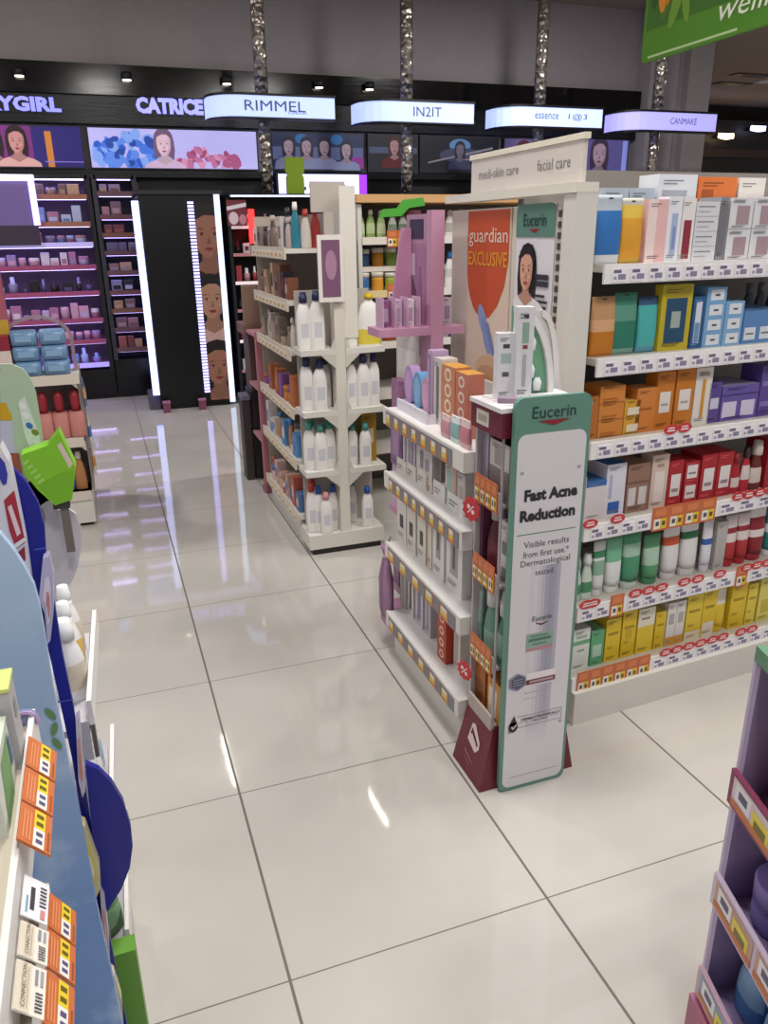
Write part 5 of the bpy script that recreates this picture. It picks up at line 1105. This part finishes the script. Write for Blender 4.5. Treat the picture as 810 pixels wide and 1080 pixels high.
# ================================================================== LEFT SIDE
def outl(pts, Y): return [aty(x, y, Y) for x, y in pts]
def sky_print():
    m = bpy.data.materials.new('printed_sky'); m.use_nodes = True; nt = m.node_tree; N = nt.nodes; L = nt.links; b = N['Principled BSDF']; b.inputs['Roughness'].default_value = .35
    tc = N.new('ShaderNodeTexCoord'); n = N.new('ShaderNodeTexNoise'); n.inputs['Scale'].default_value = 9; n.inputs['Detail'].default_value = 5; L.new(tc.outputs['Object'], n.inputs['Vector'])
    r = N.new('ShaderNodeValToRGB'); r.color_ramp.elements[0].position = .56; r.color_ramp.elements[1].position = .74; r.color_ramp.elements[0].color = (*hexl('#6c93cc'), 1); r.color_ramp.elements[1].color = (*hexl('#b4cbe8'), 1)
    L.new(n.outputs['Fac'], r.inputs[0])
    sx = N.new('ShaderNodeSeparateXYZ'); L.new(tc.outputs['Object'], sx.inputs[0]); mr = N.new('ShaderNodeMapRange'); mr.inputs[1].default_value = .55; mr.inputs[2].default_value = 1.15; L.new(sx.outputs[2], mr.inputs[0])
    mx = N.new('ShaderNodeMix'); mx.data_type = 'RGBA'; L.new(mr.outputs[0], mx.inputs[0]); L.new(r.outputs[0], mx.inputs[6]); mx.inputs[7].default_value = (*hexl('#b2cbe6'), 1)   # colour mixed paler towards the upper edge
    L.new(mx.outputs[2], b.inputs['Base Color']); return m
# -- pale blue printed side panel
YA = -.25
t = thing('printed_panel', 'pale blue cloud printed side panel beside the price labels at the near left', 'sign', (0,0,0))
pts = outl([(0,563),(14,580),(25,597),(36,618),(42,640),(47,668),(55,720),(67,778),(82,849),(102,955),(124,1055)], YA)
xb = pts[-1][0]
pts = [(-.62, pts[0][1]+.10),(-.42,pts[0][1]+.06)]+pts+[(xb+.005,.02),(-.62,.02)]
SKY = sky_print(); MB().slab(pts, YA, YA+.012, '#fff').build('panel', t, mat=SKY)
MB().box(-.60,YA+.0,0,xb-.01,YA+.02,.0195,'#d8d8da').build('foot', t)
lv = MB()
for (px, py, a) in ((55,752,.5),(59,768,-.3),(62,783,.4)): 
    x, z = aty(px, py, YA); lv.ell(x-.002, z, .004, .010, YA-.001-.0003*py%.001, '#5f8f5a', 10, tilt=a)
lv.build('leaf_print', t)
# -- near shelf with tickets
t = thing('near_shelf', 'near white shelving edge covered in price labels at the lower left', 'shelving', (0,0,0))
NX = -.302; ZT = 1.0
MB().box(-.60,-1.05,ZT-.015,NX-.0045,-.45,ZT,'#cfc4b4|r.4').build('shelf', t)
MB().box(NX-.004,-1.05,ZT-.04,NX+.001,-.45,ZT+.010,'#e6e4e0|r.3').build('price_rail', t)
MB().box(-.60,-1.05,.935,-.2935,-.63,.95,'#cfc4b4|r.4').build('shelf', t)
MB().box(-.293,-1.05,.915,-.288,-.632,.962,'#e9e7e2|r.3').build('price_rail', t)
MB().box(-.62,-1.05,0,-.60,-.275,1.5,'#bdb8b4').build('back_panel', t); MB().box(-.5995,-1.05,0,-.32,-.45,.10,CR).build('base', t)
def ticket(y0, y1, xt, zt, xb, zb, kind, lab):
    """angled label on the rail: from the upper edge (xt, zt) to the lower edge (xb, zb)"""
    n = 'promo_label' if kind == 'o' else 'price_label'
    mb = MB(); w = y1-y0; dx, dz = xt-xb, zt-zb; L = math.hypot(dx, dz); nx, nz = dz/L, -dx/L
    def P(a, b, off): return (b*dx+nx*off, a*w, b*dz+nz*off)
    def R(a, b, c, d, off, key): mb.quad([P(a,b,off),P(c,b,off),P(c,d,off),P(a,d,off)], key)
    mb.v += [P(0,0,0),P(1,0,0),P(1,1,0),P(0,1,0),P(0,0,-.001),P(1,0,-.001),P(1,1,-.001),P(0,1,-.001)]
    base = '#c96f3d' if kind == 'o' else '#e2ddd2' if kind == 'c' else '#e6e5e8'
    for q in ((0,1,2,3),(7,6,5,4),(0,4,5,1),(1,5,6,2),(2,6,7,3),(3,7,4,0)): mb.face(list(q), base)
    if kind == 'o':
        R(.05,.22,.5,.56,.0004,'#ece8e2'); R(.5,.22,.97,.56,.0004,'#e6cc34')
        R(.14,.28,.24,.48,.0006,'#5a547a'); R(.32,.28,.42,.48,.0006,'#5a547a'); R(.58,.28,.68,.5,.0006,'#6a5a18'); R(.78,.28,.88,.5,.0006,'#6a5a18')
        for k in range(3): R(.12,.64+.1*k,.85,.68+.1*k,.0004,'#dd9468')
        R(.1,.06,.55,.12,.0004,'#9a5426'); R(.0,.0,.02,1,.0005,'#8a4a22')
    elif kind == 'c':
        R(.0,.5,1,1,.0004,'#d6ccb8'); R(.08,.58,.92,.62,.0006,'#b0a58e')
        for k in range(6): R(.08+.07*k,.1,.11+.07*k,.34,.0006,'#4a4a54')
        R(.6,.1,.92,.2,.0006,'#9a9aa4'); R(.6,.28,.92,.38,.0006,'#8a8a94')
    else:
        R(.2,.55,.75,.72,.0006,'#3a3a44'); R(.1,.8,.5,.88,.0006,'#6fa0b0')
        for k in range(6): R(.35+.09*k,.1,.39+.09*k,.36,.0006,'#4a4a54')
        R(.06,.12,.28,.3,.0006,'#c98a8a')
    ob = mb.build(n, None, (xb, y0, zb)); tag(ob, lab, 'label', 'price labels on the near shelf'); return ob, (dx, dz, nx, nz)
ys = [-.512,-.557,-.602,-.647]
for k in range(3): ticket(ys[k+1]+.0012, ys[k], NX+.0015, 1.021, -.281, .998, 'o', ('orange promotion label farthest along the upper near shelf edge','orange promotion label in the middle of the upper three','orange promotion label beside the first white price label')[k])
ticket(-.692,-.654, NX+.0035, .995, -.284, .979, 'w', 'white price label next to the upper orange promotion labels')
for k, (a, b) in enumerate(((-.7245,-.6955),(-.765,-.728))):
    o, (dx, dz, nx, nz) = ticket(a, b, NX+.0035, .993, -.283, .976, 'c', ('cream price label marked connection, next to the white label','cream price label marked connection, nearest the viewer')[k])
    w = lettering('CONNECTION', 0, 0, (b-a)*.86, .0032, 0, '#3a362e', o, name='ticket_text'); ang = math.atan2(-dx, dz)
    w.matrix_parent_inverse = Matrix(); L = math.hypot(dx, dz)
    ex = Vector((0,1,0)); ez = Vector((dx/L,0,dz/L)); ey = -Vector((nx,0,nz)); q = Vector((dx*.76+nx*.001, (b-a)/2, dz*.76+nz*.001))
    w.matrix_local = Matrix(((ex.x,ey.x,ez.x,q.x),(ex.y,ey.y,ez.y,q.y),(ex.z,ey.z,ez.z,q.z),(0,0,0,1)))
for k, (a, b) in enumerate(((-.671,-.637),(-.706,-.672),(-.751,-.708),(-.796,-.753))): ticket(a, b, -.2875, .957, -.272, .931, 'o', ('orange label at the far end of the lower near shelf edge','orange label, second along the lower near shelf edge','orange label, third along the lower near shelf edge','orange label nearest the viewer on the lower near shelf edge')[k])
# goods on the near shelf
t = thing('carton', 'grey carton with yellow green top on the near shelf', 'box', (-.350,-.512,ZT)); MB().box(-.04,-.018,0,.043,.016,.078,'#b2b2b4').build('box', t); MB().box(-.041,-.019,.0785,.044,.017,.082,'#c9d47a').build('lid', t); MB().quad([(.0434,-.006,.045),(.0434,.006,.045),(.0434,.006,.06),(.0434,-.006,.06)],'#8f9094').build('print', t)
t = thing('carton', 'white and green carton with slanted stripe on the near shelf beside the grey carton', 'box', (-.355,-.575,ZT)); mb = MB(); mb.box(-.04,-.04,0,.043,.04,.056,'#dfe4dc'); mb.quad([(.0434,-.03,.0),(.0434,.015,.0),(.0434,.03,.05),(.0434,-.015,.05)],'#7aa86a'); mb.quad([(.0438,.024,.02),(.0438,.034,.02),(.0438,.034,.045),(.0438,.024,.045)],'#4a6a9a'); mb.build('box', t); MB().box(-.0405,-.0405,.0565,.0435,.0405,.059,'#cfd9c8').build('lid', t)
t = thing('carton', 'pale green carton at the bottom left edge of the near shelf', 'box', (-.362,-.675,ZT)); mb = MB(); mb.box(-.04,-.055,0,.043,.055,.045,'#d6dcd4'); mb.quad([(.0434,-.05,.01),(.0434,.05,.01),(.0434,.05,.03),(.0434,-.05,.03)],'#8fae84'); mb.build('box', t); MB().box(-.0405,-.0555,.0455,.0435,.0555,.048,'#c4ccc0').build('lid', t)
YS = -.462
x0, z1 = aty(24, 750, YS); x1, z0 = aty(50, 800, YS); z0 = ZT
t = thing('shelf_divider', 'rounded lilac rimmed plastic divider behind the orange labels', 'divider', ((x0+x1)/2-.02, YS, ZT)); w = x1-x0+.04; h = z1-ZT
MB().slab(rrect(-w/2,0,w/2,h,.012,5,(0,0,1,1)),0,.003,'#7f86b0|r.2').build('panel', t)
q = rrect(-w/2,0,w/2,h,.012,5,(0,0,1,1)); q2 = rrect(-w/2+.003,0,w/2-.003,h-.003,.010,5,(0,0,1,1)); ri = MB(); ri.slab(q[1:]+q2[1:][::-1],-.002,-.0003,'#b9a2cc|r.2'); ri.build('rim', t)
# -- dark blue pad display
YB = -.16; DB = '#0d1485|r.35'
t = thing('pad_display', 'dark blue tall display with a rounded lobe beside the pale blue panel', 'display', (0,0,0))
L_ = outl([(10,490),(22,560),(37,630),(52,690),(62,735),(76,800),(92,900),(108,1000)], YB); R_ = outl([(118,1000),(100,895),(88,815),(77,742),(66,690),(58,640),(49,590),(47,556),(40,530),(27,508)], YB)
zb = min(p[1] for p in L_+R_)
bot = [(L_[-1][0]+.004, .03), (R_[0][0]+.004, .03)]
MB().slab(L_+bot+R_, YB, YB+.01, DB).build('side_panel', t)
lob = outl([(90,806),(104,812),(118,826),(130,846),(138,872),(140,892),(137,915),(128,938),(117,955),(113,962),(104,930),(98,890)], YB-.012)
MB().slab(lob, YB-.012, YB-.0005, DB).build('lobe', t)
lz0 = aty(50,740,YB)[1]
MB().box(-.56,YB+.0105,.0,R_[0][0]-.02,YB+.03,.9,'#0c117a').build('inner_panel', t)
MB().box(-.56,YB+.0,.0,R_[0][0]+.0,YB+.05,.0295,'#141a6a').build('foot', t)
ln = MB(); a = outl([(60,740),(77,737),(77,738.5),(60,741.5)], YB-.0008); ln.poly(a, YB-.0008, '#4a55b8'); a = outl([(36,579),(49,577),(49,578.5),(36,580.5)], YB-.0008); ln.poly(a, YB-.0008, '#4a55b8'); ln.build('fold_line', t)
# red labelled white pack
YC = -.2
t = thing('pad_pack', 'white and red pack with navy spot leaning between two blue panels', 'pack', (0,0,0))
pk = outl([(0,470),(9,487),(16,520),(26,570),(36,640),(40,690),(30,700),(20,660),(8,590),(0,560)], YC)
MB().slab(pk, YC, YC+.03, '#d6d6dc|r.3').build('body', t)
rd = MB(); rd.poly(outl([(4,528),(15,517),(26,568),(27,572),(17,579),(10,560)], YC-.001), YC-.001, '#a82838'); rd.poly(outl([(15,574),(27,566),(28,570),(16,579)], YC-.0015), YC-.0015, '#e6dce0'); rd.poly(outl([(8,535),(12,532),(22,562),(18,566)], YC-.0015), YC-.0015, '#e3c9cc'); rd.poly(outl([(16,585),(26,576),(27,590),(18,607)], YC-.001), YC-.001, '#8f2432')
rd.poly(outl([(0,482),(5,488),(8,500),(7,510),(3,512),(0,505)], YC-.001), YC-.001, '#2a32a0'); rd.build('print', t)
def clear(name, lab, px, Y, keys, cat='pack', d=.02):
    t = thing(name, lab, cat, (0,0,0)); P = outl(px, Y); MB().slab(P, Y-d, Y-.0005, keys[0]).build('wrapper', t)
    cx = sum(p[0] for p in P)/len(P); cz = sum(p[1] for p in P)/len(P)
    MB().poly([(cx+(x-cx)*.55, cz+(z-cz)*.55) for x, z in P], Y-d-.001, keys[1]).poly([(cx+(x-cx)*.25, cz+(z-cz)*.3-.005) for x, z in P], Y-d-.002, keys[2]).build('print', t)
    return t
clear('pad_pack', 'clear wrapped pack hanging on the upper blue panel', [(46,584),(53,580),(57,600),(57,640),(54,668),(51,672),(48,640),(42,625)], YB-.0005, ('#b4b0cc|r.15','#d6cfd9','#c07a80'))
clear('pad_pack', 'pink and white pack edge just above the blue lobe', [(80,752),(84,748),(87,790),(90,825),(87,832),(83,815)], YB-.0005, ('#c9c0d0|r.2','#d99a8f','#d98a80'))
clear('pad_pack', 'yellow and white pack beside the blue lobe', [(82,858),(90,862),(98,885),(105,905),(106,925),(100,940),(94,930)], YB-.013, ('#d9cf9a|r.25','#e0cf5a','#ece6d0'))
clear('pad_pack', 'slim pale pack below the blue lobe', [(105,925),(110,935),(115,985),(116,1010),(111,1005),(108,970)], YB-.0005, ('#c9c4cc|r.2','#d99a8a','#e0d0d0'))
clear('pad_pack', 'yellow pack at the foot of the pale blue panel', [(112,1012),(120,1018),(128,1045),(130,1075),(122,1078),(116,1050)], YB-.0005, ('#d9d2b0|r.25','#e3cc4a','#efe6b0'))
# -- rack with white rails behind
t = thing('bottle_rack', 'slim white railed rack of white bottles with a green base behind the blue display', 'shelving', (0,0,0))
RX0, RX1 = -.281, -.271
def railbox(mb, z0, z1, y0=-.06, y1=.26, th=.007, key=WH):
    n = len(mb.v); mb.v += [(RX0-th,y0,z0),(RX0,y0,z0),(RX1,y1,z0),(RX1-th,y1,z0),(RX0-th,y0,z1),(RX0,y0,z1),(RX1,y1,z1),(RX1-th,y1,z1)]
    for q in ((0,3,2,1),(4,5,6,7),(0,1,5,4),(1,2,6,5),(2,3,7,6),(3,0,4,7)): mb.face([n+i for i in q], key)
    return mb
BZ = [.745,.49,.285]
for k, z in enumerate(BZ):
    s = MB().box(-.52,-.06,z-.03,RX0-.0085,.26,z-.018,'#d0cdd2').build('shelf', t); railbox(MB(), z-.015, z+.028).build('price_rail', s)
    MB().box(RX0-.03,-.064,z-.075,RX0-.0085,-.0605,z-.005,'#c4c2c8').build('bracket', s); MB().box(RX0-.007,-.06,z-.075,RX0-.001,-.04,z-.0155,'#6a625c').build('clip', s)
MB().box(-.54,-.06,0.105,-.52,.26,1.05,'#c9c6ca').build('back_panel', t)
MB().box(-.54,-.10,.0,RX0+.008,-.066,.305,'#6aa03a|r.4').box(-.54,-.0635,.0,RX0-.012,.26,.10,'#dcd8d4').build('base', t)
wb = lambda lab: bottle('#e4e3e2|r.25', '#dfe0e2', lab, (.2,.6), .05, .5, .22, True)
B1 = Frame(RX0-.012, -.06, 90)
def bput(fn, x, y, z, w, h, lab, cat='bottle', rz=35): o, kd, dp = fn(w, h); place(o, (x, y, z), math.radians(rz)); tag(o, lab, cat, 'bottles on the white railed rack'); return o
for z_, sh, lb_, a_ in ((BZ[0]-.018,'upper','#cfc4b0','white bottle with small coloured print'),(BZ[1]-.018,'middle','#a9c4d6','clear capped white bottle with blue print')):
    bput(wb(lb_), -.312, .04, z_, .052, .14, a_+', nearest the viewer on the %s white railed shelf' % sh)
    bput(wb('#d9b45a' if sh == 'upper' else '#dfe0e2'), -.316, .13, z_, .042, .13, ('white bottle with yellow print, second on the upper white railed shelf' if sh == 'upper' else 'plain white bottle, second on the middle white railed shelf'))
    bput(wb(lb_), -.318, .20, z_, .042, .13, 'white bottle, third back on the %s white railed shelf' % sh)
bput(bottle('#5f8f5a','#d9dcd6','#8fb48a',(.2,.6),.05,.5,.15), -.322, .0, BZ[2]-.018, .06, .11, 'green bottle on the lowest white railed shelf')
# -- green tray stand and round topped card
YD = .55
t = thing('round_top_card', 'pale green round topped card standing in the green tray stand', 'sign', (0,0,0))
P = outl([(0,384),(12,384),(24,389),(33,400),(38,415),(42,440),(46,470),(55,505),(63,520),(40,535),(22,520),(10,500),(0,490)], YD)
MB().slab(P, YD, YD+.006, '#b9cdb0|r.4').build('card', t)
pm = MB(); pm.poly(outl([(0,425),(6,425),(12,438),(13,443),(0,443)], YD-.001), YD-.001, '#d9a810'); pm.poly(outl([(0,444),(13,444),(16,478),(0,482)], YD-.001), YD-.001, '#c6c6dc'); pm.poly(outl([(6,478),(20,478),(24,500),(10,500)], YD-.001), YD-.001, '#a85a3a')
pm.poly(outl([(19,424),(26,418),(40,455),(50,490),(48,497),(36,488),(25,455)], YD-.0012), YD-.0012, '#dfe6e0')
for k, (a, b, c) in enumerate(((22,428,'#f2f4f0'),(25,438,'#f2f4f0'),(29,449,'#3f74b8'),(35,456,'#7a8a3a'),(38,468,'#f2f4f0'),(43,481,'#f2f4f0'))):
    x, z = aty(a+2, b, YD-.0016); pm.ell(x, z, .008, .006, YD-.0016, c, 10, tilt=-.9)
pm.build('print', t)
yg = YD-.06
t = thing('tray_stand', 'bright lime green tray display on a grey pole with white disc', 'display', (0,0,0))
tr = outl([(22,480),(50,470),(62,455),(80,493),(76,527),(58,533),(40,517),(26,500)], yg)
MB().slab(tr, yg, yg+.05, '#86c82a|r.35').build('tray', t)
lp = MB(); lp.poly(outl([(60,470),(64,466),(77,489),(73,494)], yg-.001), yg-.001, '#d9c9b4'); lp.poly(outl([(40,512),(62,500),(78,496),(76,526),(58,532)], yg-.0008), yg-.0008, '#78b81e')
for k in range(5): lp.poly(outl([(24+4*k,488+5*k),(30+4*k,484+5*k),(31+4*k,487+5*k),(25+4*k,491+5*k)], yg-.001), yg-.001, '#a9dc6a')
lp.build('print', t)
x0, z1 = aty(63, 534, yg+.02); x1, _ = aty(72, 534, yg+.02); _, z0 = aty(75, 572, yg+.02); MB().box(x0,yg+.015,z0-.02,x1,yg+.035,z1+.01,'#6f6862|r.4').build('pole', t); MB().box(x0-.012,yg+.01,z1-.003,x1+.004,yg+.045,z1+.012,'#3a3634').build('bracket', t)
# white rounded panel (lower edge rounded) carrying the stand
wp = outl([(20,515),(34,506),(46,516),(54,530),(61,538),(72,537),(80,542),(85,556),(86,575),(83,594),(77,611),(66,628),(56,642),(52,700),(30,700)], yg+.06)
MB().slab(wp+[], yg+.06, yg+.07, '#c9c6d0|r.35').build('disc_panel', t)
rx, rz_ = aty(42, 545, yg+.058); MB().ell(rx, rz_, .010, .022, yg+.0585, '#8f8a94', 16).ell(rx, rz_, .007, .018, yg+.058, '#b9b6c2', 16).build('hole_rim', t)
zlow = wp[-1][1]; MB().box(wp[-1][0]-.0,yg+.06,.012,wp[-2][0]-.01,yg+.07,zlow-.0005,'#c4c2ca').build('leg', t); MB().box(wp[-1][0]-.02,yg+.02,0,wp[-2][0]-.01,yg+.1,.0115,'#b9b6bc').build('foot', t)
# -- far left rack
Y3 = 2.96
t = thing('aisle_end_rack', 'cream end rack of wipes and red bottles on the far left side of the aisle', 'shelving', (0,0,0))
MB().box(-.95,Y3,.02,-.35,3.6,.19,CR).box(-.94,Y3+.02,0,-.365,3.58,.02,'#2a2624').build('base', t)
MB().box(-.95,3.12,.19,-.345,3.14,.80,'#6a5a58').build('back_panel', t)
for k, z in enumerate((.795,.475,.19)):
    s = MB().box(-.95,Y3,z-.02,-.33+(-.0,-.02,-.02)[k],3.119,z,CR).build('shelf', t); MB().box(-.95,Y3-.008,z-.045,-.33+(-.0,-.02,-.02)[k],Y3-.0005,z+.004,'#d9cfc0').build('price_rail', s)
    if k < 2: MB().slab([(-.345,z-.0205),(-.345,z-.07),(-.40,z-.0205)],Y3+.0,Y3+.02,CR2).build('bracket', s)
MB().box(-.344,3.0,.1905,-.336,3.5,.774,'#8f8078').build('side_panel', t)
def rose(w, h):
    r = thing('bottle', None, None); zb = h*.56
    MB().loft([(0,w*.46,w*.44,3),(.006,w*.5,w*.48,3),(zb*.92,w*.5,w*.48,3),(zb,w*.44,w*.42,3)], lambda a,b: '#c9867e' if .05 < a < .95 else '#b8746c', 18).build('body', r)
    MB().loft([(zb,w*.26,w*.26),(zb+.02,w*.27,w*.27),(zb+.03,w*.32,w*.32),(h*.9,w*.30,w*.30),(h,w*.2,w*.2)], lambda a,b: '#8f2430').build('cap', r)
    return r, 'bottle', w
def wipes(w, h):
    r = thing('wipes_pack', None, None); MB().loft([(0,w*.46,.03,4),(h*.15,w*.5,.045,4),(h*.5,w*.5,.05,4),(h*.85,w*.5,.045,4),(h,w*.45,.03,4)], lambda a,b: '#6f94b8|r.25').build('wrapper', r)
    m = MB(); m.rect(-w*.3,h*.3,w*.3,h*.7,-.052,'#86a9c9'); m.build('print', r); return r
for k in range(3):
    for j in range(2):
        o = wipes(.122, .072); place(o, (-.555+.128*j, Y3+.06, .7952+.0735*k), 0); tag(o, 'blue wipes pack, %s of the left rack, %s' % (('inner column','outer column')[j], ('bottom of the stack','middle of the stack','top of the stack')[k]), 'pack', 'blue wipes packs on the left rack')
t = thing('plastic_arch', 'clear pinkish plastic arch behind the blue wipes packs', 'display', (-.495, Y3+.115, .7955)); 
o1 = [(.16*math.cos(a), .16+.12*math.sin(a)) for a in [i*math.pi/14 for i in range(15)]]; o2 = [(.145*math.cos(a), .16+.105*math.sin(a)) for a in [i*math.pi/14 for i in range(15)]]
MB().slab([(.16,0)]+o1+[(-.16,0),(-.145,0)]+o2[::-1]+[(.145,0)],0,.03,'#b9a0a8|r.15|t.3').build('arch', t); MB().box(-.14,.0,.0,.14,.03,.01,'#a89aa0').build('base', t)
for k in range(3):
    o, kd, dp = rose(.078, .235); place(o, (-.52+.075*k, Y3+.05, .4755), 0); tag(o, ('rose bottle with red cap nearest the viewer side of the left rack','rose bottle with red cap, middle one on the left rack','rose bottle with red cap at the aisle side of left rack')[k], 'bottle', 'rose bottles on the left rack')
for k, (c, c2, ds) in enumerate((('#3a2a22','#7a4a22','dark brown bottle'),('#8a4a2a','#c97a3a','amber brown bottle'),('#3f5f9a','#d9d4cc','blue and white bottle'),('#b07a4a','#e0d6c4','tan bottle with cream cap'))):
    o, kd, dp = bottle(c, c2, None, (.2,.6))(.06, .2); place(o, (-.575+.06*k, Y3+.06, .1905), 0); tag(o, ds+' on the lowest shelf of the left rack', 'bottle', 'bottles low on the left rack')
# goods on the aisle side of that rack
for k, (z, c, c2, ds) in enumerate(((.62,'#c9a070','#5a6a9a','tan and blue sachet'),(.42,'#4f74b4','#d9d4cc','blue sachet'),(.26,'#c98f4a','#d9cfc0','orange brown sachet'))):
    o, kd, dp = pouch([(0,.3,c2),(.3,.7,c),(.7,1,c2)],.02)(.09,.14); place(o, (-.320, 3.06, z), math.radians(90)); tag(o, ds+' hanging on the aisle side of the left rack', 'pouch', 'sachets on the side of the left rack'); MB().rod((0,.0,.13),(.0,.018,.13),.003,'#999').build('hook', o)
for k, (px, y0, y1, c, c2, ds) in enumerate(((4,345,385,'#c9b4b4','#8a2430','red topped white pack'),)):
    o = thing('carton', ds+' at the left picture edge beside the blue wipes', 'box', (-.665, Y3+.05, .7955)); MB().box(-.045,-.03,0,.045,.03,.13,'#d6c6c0').build('body', o); MB().box(-.046,-.031,.1305,.046,.031,.20,'#8a2030').build('lid', o); MB().rect(-.04,.03,.04,.06,-.0306,'#3a3a6a').build('print', o)
o = thing('carton', 'yellow and rose tall pack behind the red topped white pack', 'box', (-.665, Y3+.115, .7955)); MB().cbox(-.05,-.025,0,.05,.025,.5,'#a85a6a',.006).build('body', o); MB().rect(-.05,.2,.05,.27,-.0256,'#c9a03a').build('print', o)
# ================================================================== RENDER LOOK
sc = bpy.context.scene
vs = sc.view_settings; sc.display_settings.display_device = 'sRGB'
vs.view_transform = 'Standard'; vs.look = 'None'; vs.gamma = 1; vs.exposure = -0.2; vs.use_curve_mapping = False
sc.cycles.use_denoising = True; sc.cycles.max_bounces = 8; sc.cycles.sample_clamp_indirect = 6
